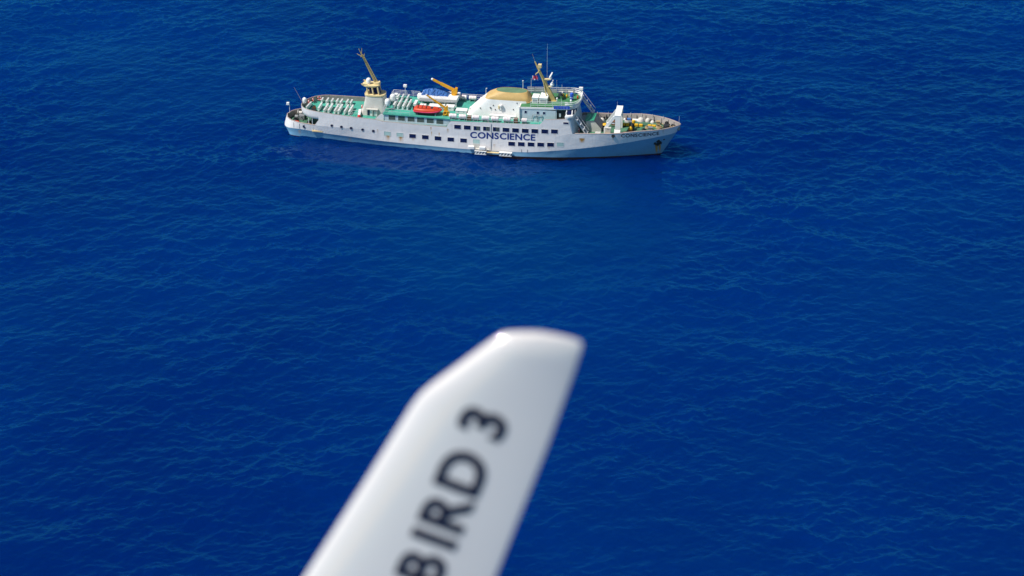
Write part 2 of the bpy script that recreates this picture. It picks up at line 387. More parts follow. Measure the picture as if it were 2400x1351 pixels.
LV['sheer'] = [(-33.9, 0, 2.77), (-33.75, .8, 2.76), (-33.4, 1.6, 2.75), (-32.3, 2.7, 2.70), (-30.5, 3.4, 2.66), (-28.1, 3.85, 2.63), (-27.3, 3.97, 2.64), (-21, 4.52, 2.8), (-10, 4.82, 2.85), (0, 4.93, 3.0), (8, 4.9, 3.4), (14, 4.78, 4.1), (16.06, 4.72, 4.55), (19.5, 4.62, 4.72), (23.4, 4.36, 4.95), (27.4, 3.74, 5.40), (30.36, 2.75, 5.47), (32.3, 1.5, 5.52), (33.2, .65, 5.56), (33.55, .2, 5.57), (33.6, 0, 5.57)]
NS = 150
U = 0.5 - 0.5 * np.cos(np.pi * np.arange(NS + 1) / NS); U = 0.5 * U + 0.5 * (np.arange(NS + 1) / NS)
def level(nm):
    c = np.array(LV[nm]); u = (c[:, 0] - c[0, 0]) / (c[-1, 0] - c[0, 0])
    X = c[0, 0] + U * (c[-1, 0] - c[0, 0])
    return np.stack([X, np.maximum(pchip(u, c[:, 1], U), 0), pchip(u, c[:, 2], U)], -1)
LS = {k: level(k) for k in LV}
def at(nm, x):
    c = np.array(LV[nm]); x = min(max(x, c[0, 0]), c[-1, 0]); u = (c[:, 0] - c[0, 0]) / (c[-1, 0] - c[0, 0])
    q = np.array([(x - c[0, 0]) / (c[-1, 0] - c[0, 0])])
    return float(pchip(u, c[:, 1], q)[0]), float(pchip(u, c[:, 2], q)[0])
TOP_X = [-27.35, -21, -17.3, -16.3, -9.8, -5.2, -4.41, 1.5, 7.6, 10.6, 11.43, 14.83, 15.33, 16.06]
TOP_Z = [5.08, 4.85, 4.73, 4.5, 4.33, 4.28, 5.42, 5.62, 5.77, 5.86, 6.77, 7.05, 7.1, 4.6]
def top_half(x): return float(np.interp(x, [-27.4, -25, -21, -15, -5, 5, 12, 16.1], [3.92, 4.17, 4.55, 4.74, 4.85, 4.85, 4.8, 4.70]))
def hull_half(x, z):
    pts = sorted([at(k, x)[::-1] for k in ('water', 'boot', 'sheer')] + ([(at('sheer', x)[1] + 2.5, top_half(x))] if -27.4 < x < 16.1 else []))
    return float(np.interp(z, [p[0] for p in pts], [p[1] for p in pts]))

SURF = []
_hull_half0 = hull_half
def hull_half_at(x, z, side=-1):
    for t_ in SURF:
        h_ = t_.ray_cast(Vector((x, side * 12.0, z)), Vector((0, -side, 0)))
        if h_[0] is not None: return abs(h_[0].y)
    return _hull_half0(x, z)
ship = thing('ship', 'white passenger ferry with blue boot band, green decks and ochre funnel', 'ship', (0, 0, 0))

def both(f):
    for s_ in (-1, 1): f(s_)
def mid(a, b, t, bulge=0.0):
    r_ = a * (1 - t) + b * t; r_[:, 1] += bulge * np.sin(np.pi * t); return r_
def sided(levels):
    """rings running stern-starboard-bow-port, closed, from level arrays"""
    out_ = []
    for l in levels:
        sb = [(x, -y, z) for x, y, z in l]; pt = [(x, y, z) for x, y, z in l[::-1]][1:-1]
        out_.append(sb + pt)
    return out_
w_, b_, s_ = LS['water'], LS['boot'], LS['sheer']
MB().loft(sided([LS['keel'], w_]), True, True, False).build('bottom', 'antifoul', ship, True)
rr = mid(w_, b_, 0.05)
MB().loft(sided([w_, rr]), True).build('red_waterline', 'antifoul', ship, True)
MB().loft(sided([rr, mid(w_, b_, .35, -.02), mid(w_, b_, .65, -.04), b_]), True).build('boot_band', 'hull_blue', ship, True)
HULLS = []
def hull_at(x, z, dflt):
    for t_ in HULLS:
        h_ = t_.ray_cast(Vector((x, -12.0, z)), Vector((0, 1, 0)))
        if h_[0] is not None: return min(dflt, abs(h_[0].y))
    return dflt
hull = MB().loft(sided([b_, mid(b_, s_, .33), mid(b_, s_, .66), s_]), True).build('hull', 'hull_white', ship, True)

bm = bmesh.new(); bm.from_mesh(hull.data); HULLS.append(BVHTree.FromBMesh(bm)); bm.free()
# bulwark inner faces, bow and stern
def inner_bulwark(x0, x1, zdeck, name):
    idx = [i for i in range(NS + 1) if x0 <= s_[i][0] <= x1]
    def inset(i, d):
        x, y, z = s_[i]
        return x * 1.0 - (d if x > 31 else 0) * max(0, (x - 31) / 2.6) + (d if x < -31 else 0) * max(0, (-31 - x) / 2.9), max(y - d, 0), z
    for sg in (-1, 1):
        b = MB()
        b.loft([[(s_[i][0], sg * s_[i][1], s_[i][2]) for i in idx], [(inset(i, .12)[0], sg * inset(i, .12)[1], s_[i][2]) for i in idx], [(inset(i, .14)[0], sg * min(inset(i, .14)[1], max(0, hull_at(inset(i, .14)[0], zdeck(s_[i][0]), 9) - .1)), zdeck(s_[i][0])) for i in idx]])
        b.build(name, 'inner', ship)
        c = MB().path([(inset(i, .06)[0], sg * inset(i, .06)[1], s_[i][2] + .02) for i in idx[::2] + [idx[-1]]], 0.085, 6)
        c.build('capping_rail', 'cap', ship)
        for i in idx[::4]:
            st = MB()
            a = inset(i, .2); st.beam((a[0], sg * max(0, hull_at(a[0], zdeck(a[0]), a[1]) - .16), zdeck(a[0])), (a[0], sg * a[1], a[2] - .05), .07, .22, (0, sg, 0)); st.build('bulwark_stay', 'inner', ship)
fore_z = lambda x: float(np.interp(x, [15, 20, 26, 30, 34], [3.72, 3.85, 4.3, 4.55, 4.65]))
moor_z = lambda x: 1.8
inner_bulwark(16.06, 40, fore_z, 'bulwark')
inner_bulwark(-40, -27.9, moor_z, 'bulwark')
def deck(x0, x1, zf, half, name, mat, n=40, thick=0.08):
    xs = np.linspace(x0, x1, n)
    A = [(x, -half(x), zf(x)) for x in xs]; B = [(x, half(x), zf(x)) for x in xs]
    A2 = [(x, y, z - thick) for x, y, z in A]; B2 = [(x, y, z - thick) for x, y, z in B]
    return MB().loft([A2, A, B, B2]).build(name, mat, ship)
deck(15.4, 33.45, fore_z, lambda x: max(0.02, hull_at(x, fore_z(x), at('sheer', x)[0]) - .1), 'foredeck', 'deck_fore')
deck(-33.75, -27.0, moor_z, lambda x: max(0.02, hull_at(x, 1.8, at('sheer', x)[0]) - .1), 'mooring_deck', 'deck_fore')

# side plating above the sheer line
XS = sorted(set(np.linspace(-27.35, 16.06, 70)) | set(TOP_X))
for sg in (-1, 1):
    b = MB(); lo, hi, hi2 = [], [], []
    for x in XS:
        y0, z0 = at('sheer', x); zt = float(np.interp(x, TOP_X, TOP_Z)); zt = max(zt, z0 + .02)
        lo.append((x, sg * y0, z0)); hi.append((x, sg * top_half(x), zt)); hi2.append((x, sg * (top_half(x) - .1), zt))
    low2 = [(x, sg * (top_half(x) - .1), min(z, 3.9)) for x, y, z in hi2]
    b.loft([lo, [tuple((np.array(a) + np.array(c)) / 2) for a, c in zip(lo, hi)], hi])
    MB().loft([hi, hi2, low2]).build('bulwark', 'inner', ship, fix=False)
    y0, z0 = at('sheer', -28.1); ya, za = at('sheer', -27.35)
    b.add([(-28.1, sg * y0, z0), (-27.35, sg * ya, za), (-27.35, sg * 3.93, 3.68)], [(0, 1, 2)])
    b.build('side_plating', 'hull_white', ship, True)
    def capline(x0, x1, m_='cap', r=.06):
        pts = [p for p in hi if x0 <= p[0] <= x1]
        MB().path([(p[0], p[1] - sg * .05, p[2] + .02) for p in pts], r, 6).build('capping_rail', m_, ship)
    capline(-27.4, -17.2); capline(-16.4, -5.1); capline(11.4, 15.4)
def make_surf():
    bm = bmesh.new()
    for o in ship.children:
        if o.name.split('.')[0] in ('hull', 'side_plating', 'boot_band', 'red_waterline'): bm.from_mesh(o.data)
    SURF.append(BVHTree.FromBMesh(bm)); bm.free()
make_surf()
hull_half = (lambda f: (lambda x, z: hull_half_at(x, z)))(hull_half)
# poop bulwark: the rounded overhanging end of the aft deck
PO = [(-31.2, 0.0, 4.95), (-31.12, .7, 4.95), (-30.85, 1.5, 4.97), (-30.2, 2.45, 5.02), (-29.4, 3.15, 5.08), (-28.3, 3.66, 5.1), (-27.35, 3.92, 5.08)]
def poop_line(off, zf):
    c = np.array(PO); t = np.linspace(0, 1, 7); q = np.linspace(0, 1, 28)
    xs, ys, zs = pchip(t, c[:, 0], q), pchip(t, c[:, 1], q), pchip(t, c[:, 2], q)
    full = [(x, -y, z) for x, y, z in zip(xs, ys, zs)][::-1] + [(x, y, z) for x, y, z in zip(xs, ys, zs)][1:]
    res = []
    for x, y, z in full:
        d = Vector((x + 27.0, y, 0)); d = d.normalized() * off if d.length else d
        res.append((x - d.x * 1.0, y - d.y, zf(z)))
    return res
MB().loft([poop_line(.22, lambda z: 3.66), poop_line(.05, lambda z: 3.95), poop_line(0, lambda z: 4.3), poop_line(0, lambda z: z)]).build('poop_bulwark', 'hull_white', ship, True)
MB().loft([poop_line(0.01, lambda z: z), poop_line(.10, lambda z: z), poop_line(.12, lambda z: 4.1)]).build('bulwark', 'inner', ship)
MB().path(poop_line(.05, lambda z: z + .02), .06, 6).build('capping_rail', 'cap', ship)
POOPZ = 4.18
def poop_half(x):
    if x < -27.35:
        c = np.array(PO); return max(0.02, float(np.interp(x, c[:, 0], c[:, 1])) - .1)
    return top_half(x) - .09
deck(-31.08, -4.4, lambda x: POOPZ - .04, poop_half, 'aft_deck', 'deck', 60, .3)
b = MB()
for sg in (-1, 1):
    b.add([(-27.0, sg * 0, 1.8), (-27.0, sg * 3.9, 1.8), (-27.0, sg * 3.9, 3.9), (-27.0, 0, 3.9)], [(0, 1, 2, 3)])
b.build('stern_bulkhead', 'steel', ship)
for y in (-3.72, 3.72):
    for x in (-29.2, -28.5): MB().tube((x, y * (0.94 if x < -29 else 1), 1.8), (x, y * (0.94 if x < -29 else 1), 3.7), .06).build('deck_pillar', 'white', ship)

# boat deck over the midship house, wide forward, narrow aft
BD = lambda x: float(np.interp(x, [-16.2, -5, 2, 11, 16], [5.72, 5.60, 5.60, 5.74, 5.86]))
deck(-16.15, -4.55, BD, lambda x: 4.28, 'boat_deck', 'deck', 16, .14)
deck(-4.55, 14.9, lambda x: BD(x) - .006, lambda x: top_half(x) - .02, 'boat_deck', 'deck', 24, .12)
house = MB().box(-15.95, -4.6, -4.15, 4.15, 4.18, 5.55).build('deckhouse', 'pale_blue', ship)
MB().box(-16.0, -5.3, -4.21, -4.155, 4.18, 4.47).build('deckhouse_sill', 'pale_blue', ship)
def window(xc, zc, w, h, yf, mat='glass', side=-1, frame='hull_white', fr=.05, name='window', dep=.03):
    """frame of four proud bars with the pane set back inside it; yf gives the half breadth of the wall"""
    b = MB(); p = MB()
    def Y(x, z): return side * (yf(x, z) + dep)
    x0, x1, z0, z1 = xc - w / 2, xc + w / 2, zc - h / 2, zc + h / 2
    outer = [(x0 - fr, z0 - fr), (x1 + fr, z0 - fr), (x1 + fr, z1 + fr), (x0 - fr, z1 + fr)]; inn = [(x0, z0), (x1, z0), (x1, z1), (x0, z1)]
    P3 = lambda q, d: [(x, side * (yf(x, z) + d), z) for x, z in q]
    b.loft([P3(outer, -.02), P3(outer, dep), P3(inn, dep), P3(inn, .004)], True)
    f = b.build(name, frame, ship)
    p.add(P3(inn, .006), [(0, 1, 2, 3)]); p.build('pane', mat, f)
    return f
for i, (x0, x1) in enumerate([(-15.16, -14.02), (-13.53, -12.37), (-11.9, -10.73), (-10.28, -9.08), (-8.63, -7.44), (-6.99, -5.83)]):
    zc = 5.12 - .035 * i
    for sg in (-1, 1): window((x0 + x1) / 2, zc - .02, x1 - x0, .86, lambda x, z: 4.15, 'glass_grey', sg, 'pale_blue', .06)
# raised diagonal end of the plating and the aft end wings of the house
for sg in (-1, 1):
    MB().prism([(-17.9, 4.2), (-16.0, 4.2), (-16.0, 5.7), (-16.5, 5.55)], 'y', sg * 4.18 - .05, sg * 4.18 + .05).build('wing_plate', 'white', ship)
# hull windows
ux = [-3.25, -1.61, .03, 1.65, 3.3, 4.94, 6.56, 8.19, 9.8, 11.47, 13.09]
uz = [4.50, 4.51, 4.48, 4.51, 4.535, 4.55, 4.57, 4.60, 4.655, 4.715, 4.80]
for x, z in zip(ux, uz):
    for sg in (-1, 1):
        f = window(x, z, 1.12, .75, hull_half, 'glass', sg, fr=.035)
        if x in (.03, 1.65, 3.3) and sg < 0:          # pale blinds drawn over a part of the pane
            for k in range(2):
                xa = x - .06 + .27 * k; MB().add([(px, -hull_half(px, pz) - .012, pz) for px, pz in ((xa, z - .33), (xa + .2, z - .33), (xa + .2, z + .33), (xa, z + .33))], [(0, 1, 2, 3)]).build('blind', 'glass_grey', f)
lw = [(-15.33, 2.38, 0), (-13.17, 2.34, 0), (-10.97, 2.28, 1), (-8.78, 2.25, 1), (-6.61, 2.21, 1), (-4.41, 2.18, 1), (-2.23, 2.17, 1), (-.05, 2.16, 0), (5.93, 2.155, 1), (7.56, 2.21, 1), (9.2, 2.27, 1), (10.82, 2.33, 1), (12.46, 2.40, 1), (14.07, 2.53, 0)]
for x, z, k in lw:
    for sg in (-1, 1):
        window(x, z, 1.12, .72, hull_half, 'glass' if k else 'blank', sg, fr=.035, name='window' if k else 'window_cover')
for sg in (-1, 1): window(14.98, 6.38, .85, .35, hull_half, 'glass', sg)
for x, z in ((-29.98, 2.1), (-25.0, 2.92), (-23.3, 2.87), (-21.6, 2.82), (-19.6, 2.71), (-17.74, 2.62)):
    for sg in (-1, 1):
        y = sg * hull_half(x, z); r = .24 if x > -29 else .3
        f = MB().torus((x, y, z), r, .05, 'y', 14, 6).build('porthole', 'steel', ship)
        MB().lathe([(r, -.02), (r, .02)], (x, y, z), 14, 'y').build('pane', 'glass', f)
# side doors, freeing ports, rubbing pieces
b = MB()
for x, z0, z1 in ((-.05, .95, 1.8),):
    P = [(x - .55, z0), (x + .55, z0), (x + .55, z1), (x - .55, z1)]; b.add([(px, -hull_half(px, pz) - .015, pz) for px, pz in P], [(0, 1, 2, 3)])
b.build('shell_door', 'cream', ship)
for px, za, zb in ((2.45, .8, 5.45), (7.6, .8, 1.35), (8.6, .8, 1.35), (-32.0, 1.6, 2.5), (-30.9, 1.6, 2.5)):
    MB().tube((px, -hull_half(px, za) - .03, za), (px, -hull_half(px, zb) - .03, zb), .035, n=5).build('scupper_pipe', 'steel', ship)
b = MB().box(-28.6, -26.7, -hull_half(-27.7, 1.5) - .12, -hull_half(-27.7, 1.5) + .1, 1.42, 1.62)
b.build('rubbing_block', 'buff_pale', ship)

# ship's name, letter by letter
def glyph(ch, size=1.0, bold=0.012, res=4, wide=1.12):
    cu = bpy.data.curves.new('glyph', 'FONT'); cu.body = ch; cu.size = size; cu.offset = bold; cu.resolution_u = res; cu.fill_mode = 'FRONT'
    o = bpy.data.objects.new('glyph', cu); COL.objects.link(o)
    bpy.context.view_layer.update()
    dg = bpy.context.evaluated_depsgraph_get()
    me = bpy.data.meshes.new_from_object(o.evaluated_get(dg))
    bpy.data.objects.remove(o); bpy.data.curves.remove(cu)
    bm = bmesh.new(); bm.from_mesh(me)
    bmesh.ops.triangulate(bm, faces=bm.faces[:])
    vs = [tuple(v.co) for v in bm.verts]; fs = [tuple(v.index for v in f.verts) for f in bm.faces]
    bm.free(); bpy.data.meshes.remove(me)
    xs = [v[0] for v in vs]
    return [((v[0] - min(xs)) * wide, v[1]) for v in vs], fs, (max(xs) - min(xs)) * wide
def write_name(text, u0, u1, base, cap, place, mat, parent, bold=.012, wide=1.12):
    g = {c: glyph(c, 1.0, bold, 4, wide) for c in set(text) if c != ' '}
    capn = max(v[1] for v in g[text[0] if text[0] in 'EIND' else ('E' if 'E' in g else 'B' if 'B' in g else text[0])][0])
    k = cap / capn
    W = sum(g[c][2] for c in text if c != ' ')
    wid = W * k; nsp = len(text) - 1
    gap = (u1 - u0 - wid) / nsp; u = u0
    for c in text:
        if c == ' ': u += gap; continue
        vs, fs, w = g[c]
        b = MB(); b.add([place(u + vx * k, vy * k + base(u + vx * k)) for vx, vy in vs], fs)
        b.build('letter', mat, parent, fix=False); u += w * k + gap
for sg in (-1, 1):
    fx = (lambda u: u) if sg < 0 else (lambda u: 8.78 - u)
    write_name('CONSCIENCE', -1.12, 9.9, lambda u: 2.73 + (u + 1.1) * .0255, 1.08, lambda u, v, fx=fx, sg=sg: (fx(u), sg * (hull_half(fx(u), v) + .02), v), 'navy', ship, .028)
    fb = (lambda u: u) if sg < 0 else (lambda u: 54.4 - u)
    write_name('CONSCIENCE', 24.15, 30.28, lambda u: 4.27 + (u - 24.15) * .033, .65, lambda u, v, fb=fb, sg=sg: (fb(u), sg * (hull_half(fb(u), v) + .03), v), 'ink', ship, .020, 1.0)

# anchors, hawse pipes
for sg in (-1, 1):
    def hp(x, z, d=.12): return (x, sg * (hull_half(x, z) + d), z)
    a = MB(); a.beam(hp(30.05, 3.1), hp(29.95, 2.1), .2, .2); a.beam(hp(29.5, 2.55), hp(29.95, 2.1), .3, .22); a.beam(hp(30.4, 2.5), hp(29.95, 2.1), .3, .22)
    a.beam(hp(29.6, 2.75), hp(29.45, 2.4), .22, .2); a.beam(hp(30.35, 2.85), hp(30.5, 2.4), .3, .2)
    a.tube(hp(30.05, 3.05, -.15), hp(30.05, 3.05, .1), .3, n=12)
    a.build('anchor', 'dark', ship)
    MB().lathe([(.16, -.05), (.16, .05)], hp(30.95, 3.2, .0), 10, 'y').build('mooring_port', 'dark', ship)
    q = hp(22.85, 4.5, .02); MB().lathe([(.3, -.04), (.3, .04)], q, 12, 'y').build('mooring_port', 'dark', ship)

# ------------------------------------------------------------------ aft tower with mast
tower = MB()
def rrect(cx, cy, hx, hy, z, e=4.0, n=28):
    r_ = []
    for i in range(n):
        a = 2 * math.pi * i / n; c, q = math.cos(a), math.sin(a)
        r_.append((cx + hx * math.copysign(abs(c) ** (2 / e), c), cy + hy * math.copysign(abs(q) ** (2 / e), q), z))
    return r_
tower.loft([rrect(-18.55, 0, 2.4, 1.72, 4.16, 9), rrect(-18.42, 0, 2.1, 1.6, 4.75, 9), rrect(-18.34, 0, 1.86, 1.48, 5.6, 8), rrect(-18.28, 0, 1.72, 1.36, 6.5, 7), rrect(-18.25, 0, 1.62, 1.26, 7.4, 5)], True, False, True)
tw = tower.build('mast_house', 'cream', ship, True)
MB().loft([rrect(-18.25, 0, 1.66, 1.26, 7.38, 4), rrect(-18.28, 0, 1.76, 1.34, 7.46, 4), rrect(-18.28, 0, 1.76, 1.34, 7.72, 4), rrect(-18.28, 0, 1.68, 1.26, 7.77, 4), rrect(-18.28, 0, 1.58, 1.16, 7.68, 4)], True, False, True).build('collar', 'buff_pale', tw, True)
for x, y in ((-19.35, -.85), (-18.4, -1.0), (-17.5, -.85), (-19.35, .85), (-18.4, 1.0), (-17.5, .85)):
    MB().beam((x, y, 7.75), (x - .25, y * .92, 9.05), .26, .16).build('pillar', 'buff_pale', tw)
MB().loft([rrect(-18.3, 0, .95, .75, 7.8, 3), rrect(-18.6, 0, .95, .7, 9.0, 3)], True).build('lookout_glass', 'glass', tw, True)
MB().loft([rrect(-18.95, 0, 1.25, 1.0, 8.98, 3), rrect(-18.95, 0, 1.5, 1.1, 9.1, 3), rrect(-18.95, 0, 1.5, 1.1, 9.30, 3)], True, True, True).build('platform', 'buff_pale', tw, True)
MB().loft([rrect(-17.95, 0, .55, .55, 9.28, 4), rrect(-17.98, 0, .5, .5, 9.72, 4)], True, True, True).build('mast_step', 'buff_pale', tw, True)
b = MB().prism([(-20.4, 9.3), (-19.4, 9.3), (-19.4, 9.5), (-20.55, 9.55)], 'y', -.95, -.85); b.prism([(-20.4, 9.3), (-19.4, 9.3), (-19.4, 9.5), (-20.55, 9.55)], 'y', .85, .95)
b.build('platform_rail', 'buff_pale', tw)
ma = MB()
A0, A1 = Vector((-18.3, 0, 9.7)), Vector((-20.5, 0, 14.4))
for y0, y1, dx in ((-.28, -.1, 0), (.28, .1, .0), (0, 0, .42)):
    ma.tube((A0.x + dx, y0, A0.z), (A1.x + dx * .55, y1, A1.z), .1, .07)
for k in range(14):
    t = k / 14; p = A0.lerp(A1, t); q = A0.lerp(A1, t + 1 / 14); w = .28 * (1 - t) + .1 * t; d = .42 * (1 - t) + .23 * t
    ma.tube((p.x, -w, p.z), (p.x, w, p.z), .025, n=4); ma.tube((p.x, w, p.z), (q.x + d, 0, q.z), .025, n=4); ma.tube((p.x, -w, p.z), (q.x + d, 0, q.z), .025, n=4)
mst = ma.build('lattice_mast', 'buff', ship)
b = MB()
b.tube((-20.2, 0, 13.9), (-21.3, -.1, 14.55), .08, .05); b.tube((-20.45, 0, 14.3), (-20.97, 0, 15.45), .09, .05); b.tube((-20.5, 0, 14.5), (-20.46, .1, 15.5), .06, .04); b.tube((-20.1, 0, 13.7), (-20.08, .3, 14.6), .06, .04); b.tube((-20.5, -.6, 14.2), (-20.5, .6, 14.2), .05)
b.build('crosstree', 'buff', mst)
b = MB().box(-19.4, -18.9, -1.72, -1.66, 4.2, 5.15); b.build('door', 'glass', tw)
b = MB().box(-19.5, -17.5, -2.2, -1.6, 5.4, 5.48); b.tube((-19.4, -2.15, 4.18), (-19.4, -2.15, 5.4), .04); b.tube((-18.4, -2.15, 4.18), (-18.4, -2.15, 5.4), .04); b.tube((-17.6, -2.15, 4.18), (-17.6, -2.15, 5.4), .04); b.build('porch', 'cream', tw)
MB().box(-18.9, -18.45, -1.95, -1.62, 4.2, 5.2).build('cabinet', 'white', tw); MB().box(-18.2, -17.7, -1.95, -1.62, 4.2, 5.0).build('cabinet', 'white', tw)
MB().loft([rrect(-20.5, 0, .5, 1.3, 4.17, 4), rrect(-20.2, 0, .3, 1.2, 4.9, 4)], True, True, True).build('tower_skirt', 'cream', tw, True)
for x in (-27.4, -26.2, -25.1, -24.0, -22.9):
    y = -(poop_half(x) - .3); MB().rbox(x - .16, x + .16, y - .14, y + .14, POOPZ + .25, POOPZ + .5, .04).tube((x, y, POOPZ), (x, y, POOPZ + .26), .05).build('rail_light', 'shell', ship)
# stair from the aft deck up to the boat deck
b = MB()
for y in (-3.5, -2.8): b.beam((-17.7, y, 4.2), (-16.05, y, 5.75), .05, .16)
for k in range(8): t = (k + .5) / 8; b.box(-17.7 + 1.65 * t - .1, -17.7 + 1.65 * t + .1, -3.5, -2.8, 4.2 + 1.55 * t, 4.24 + 1.55 * t)
b.build('stair', 'steel', ship)
MB().box(-22.0, -16.6, -4.3, -3.75, POOPZ - .03, POOPZ + .006).build('painted_walkway', 'deck_bright', ship)

# ------------------------------------------------------------------ funnel
def fsec(z):
    t = (z - 5.6) / 4.15
    xl = np.interp(z, [5.6, 6.2, 7.6, 8.9, 9.75], [-2.35, -1.75, -.35, 1.15, 2.45])
    xr = np.interp(z, [5.6, 7.5, 8.3, 9.0, 9.5, 9.75], [8.9, 8.75, 8.5, 8.15, 7.9, 7.75])
    hy = np.interp(z, [5.6, 8.9, 9.75], [2.25, 1.72, 1.25])
    e = np.interp(z, [5.6, 8.88, 9.4, 9.75], [8.0, 7.0, 4.0, 2.5])
    return rrect((xl + xr) / 2, 0, (xr - xl) / 2, hy, z, e, 56)
fz = [5.6, 6.2, 6.9, 7.6, 8.2, 8.55]
fun = MB().loft([fsec(z) for z in fz], True).build('funnel', 'white', ship, True)
MB().loft([fsec(z) for z in (8.55, 8.88, 9.1, 9.3, 9.5, 9.65, 9.75)] + [[((p[0] - 5.1) * .98 + 5.1, p[1] * .96, 9.76) for p in fsec(9.75)], [((p[0] - 5.1) * .98 + 5.1, p[1] * .96, 9.68) for p in fsec(9.75)]], True).build('funnel_band', 'gold', fun, True)
MB().loft([[((p[0] - 5.1) * .985 + 5.1, p[1] * .97, 9.715) for p in fsec(9.75)]], True, True).build('funnel_top', 'green_roof', fun)
bpy.data.objects['funnel_top'].data.materials[0] = paint('grey green funnel top', (0.13, 0.23, 0.13), .6, .25)
# gold front of the funnel, down to the bridge roof
def front_arc(z, grow=.025):
    s = fsec(z); return [(p[0] + grow, p[1] * (1 + grow / 2), z) for p in s[-9:] + s[:10]]
MB().loft([front_arc(z) for z in (8.2, 8.35, 8.5, 8.56)]).build('funnel_front', 'gold', fun, True)
MB().path(front_arc(8.32, .05), .06, 6).build('funnel_foot', 'gold', fun)
for x, z in ((.1, 7.0), (1.9, 7.15), (5.7, 7.1), (6.3, 8.2), (2.3, 7.6), (2.65, 6.9)):
    hy = float(np.interp(z, [5.6, 8.9], [2.3, 1.75])); MB().lathe([(.09, -.05), (.09, .05)], (x, -hy, z), 10, 'y').build('vent_hole', 'dark', fun)
b = MB().beam((1.75, -2.06, 7.3), (1.9, -2.1, 6.95), .16, .12); b.build('vent_hood', 'steel', fun)
b = MB().lathe([(.14, 0), (.14, .55), (.26, .6), (.26, .85), (.1, .95)], (3.65, -2.2, 7.0), 10); b.box(3.5, 3.8, -2.15, -1.7, 7.0, 7.5); b.build('cowl_vent', 'white', fun, True)
MB().box(3.15, 3.35, -2.2, -1.95, 7.1, 7.6).build('pipe_rust_box', 'buff_pale', fun)
# ------------------------------------------------------------------ bridge
RZ = lambda x: 8.2 + (x - 7) * .045
br = MB().box(7.0, 13.1, -3.3, 3.3, 5.7, 7.85).build('bridge_house', 'pale_blue', ship)
def roof_plan(hw, xf, x0=6.85, n=14, e=2.6):
    pts = [(x0, -hw)]
    xc = 14.6
    for i in range(n + 1):
        a = -math.pi / 2 + math.pi * i / n; c, q = math.cos(a), math.sin(a)
        pts.append((xc + (xf - xc) * abs(c) ** (2 / e), hw * math.copysign(abs(q) ** (2 / e), q)))
    pts.append((x0, hw)); return pts
P = roof_plan(3.36, 16.75)
MB().loft([[(x, y * .99, RZ(x) - .42) for x, y in P], [(x, y, RZ(x) - .38) for x, y in P], [(x, y, RZ(x) - .05) for x, y in P], [(x, y * .985, RZ(x) - .03) for x, y in P]], True, True, False).build('roof_fascia', 'white', br)
P2 = roof_plan(3.25, 16.62, 6.9)
MB().loft([[(x, y, RZ(x) - .02) for x, y in P2]], True, True).build('bridge_roof', 'deck_dark', ship)
for k, (hh, g, rr_) in enumerate(((.32, .10, .11), (.66, .16, .085), (.98, .2, .06))):
    Pq = roof_plan(3.36 + g * .3, 16.75 + g)[1:-1]
    MB().path([(x, y, RZ(x) + hh - .1) for x, y in Pq], rr_, 6).build('front_rail', 'white', br)
Pq = roof_plan(3.38, 16.8)[3:-3]
MB().loft([[(x, y, RZ(x) - .1) for x, y in Pq], [(x + .12, y, RZ(x) + .42) for x, y in Pq], [(x + .02, y, RZ(x) + .42) for x, y in Pq]]).build('wind_dodger', 'white', br)
for x in (8.0, 10.05, 11.1):
    for sg in (-1, 1): window(x, 7.33, .38, .46, lambda x, z: 3.3, 'glass', sg, 'pale_blue', .04)
b = MB().box(13.05, 15.0, -3.1, 3.1, 5.8, 7.85); b.build('wheelhouse_inside', 'dark', br)
b = MB().box(13.6, 13.9, -3.22, -3.15, 6.8, 7.4); b.build('door_light', 'pale_blue', br)
MB().box(13.05, 13.2, -3.3, -3.1, 5.8, 7.9).build('door_jamb', 'pale_blue', br); MB().box(14.7, 14.85, -3.3, -3.1, 5.8, 7.9).build('door_jamb', 'pale_blue', br)
# wheelhouse with rounded front, sill, window band and front bulkhead
def fplan(hw, x_side, x_mid, n=21, e=3.4):
    r_ = []
    for i in range(n + 1):
        a = -math.pi / 2 + math.pi * i / n; c, q = math.cos(a), math.sin(a)
        r_.append((x_side + (x_mid - x_side) * abs(c) ** (2 / e), hw * math.copysign(abs(q) ** (2 / e), q)))
    return r_
def frow(hw, xs, xm, z): return [(x, y, z) for x, y in fplan(hw, xs, xm)]
MB().loft([frow(4.68, 16.02, 16.75, 3.7), frow(4.70, 15.72, 16.5, 5.2), frow(4.72, 15.32, 16.15, 7.02), frow(4.2, 15.3, 16.1, 7.05)]).build('front_bulkhead', 'pale_blue', ship, True)
MB().loft([frow(4.4, 15.0, 16.3, 7.03), frow(4.3, 15.0, 16.4, 7.6)]).build('wheelhouse_sill', 'white', br, True)
b = MB().loft([frow(4.28, 15.0, 16.38, 7.6), frow(3.7, 14.95, 16.4, 8.25)]); b.build('wheelhouse_glass', 'glass', br, True)
b = MB()
pa, pb = frow(4.30, 15.0, 16.41, 7.6), frow(3.72, 14.95, 16.43, 8.25)
for i in range(0, 21, 3): MB().beam(pa[i], pb[i], .12, .10).build('window_post', 'white', br)
for sg in (-1, 1):
    b = MB().loft([[(14.85, sg * 4.6, 7.02), (15.2, sg * 4.72, 6.95), (15.6, sg * 4.62, 7.05)], [(14.8, sg * 4.75, 7.4), (15.4, sg * 4.9, 7.45), (16.0, sg * 4.65, 7.5)], [(14.8, sg * 4.7, 7.62), (15.45, sg * 4.82, 7.68), (16.1, sg * 4.5, 7.74)], [(14.9, sg * 4.2, 7.62), (15.4, sg * 4.2, 7.66), (16.1, sg * 4.0, 7.7)]])
    b.build('bridge_wing', 'white', br, True)
for sg in (-1, 1): MB().box(14.85, 15.0, sg * 4.1 - .1, sg * 4.1 + .1, 7.0, 8.1).build('wing_post', 'white', br)
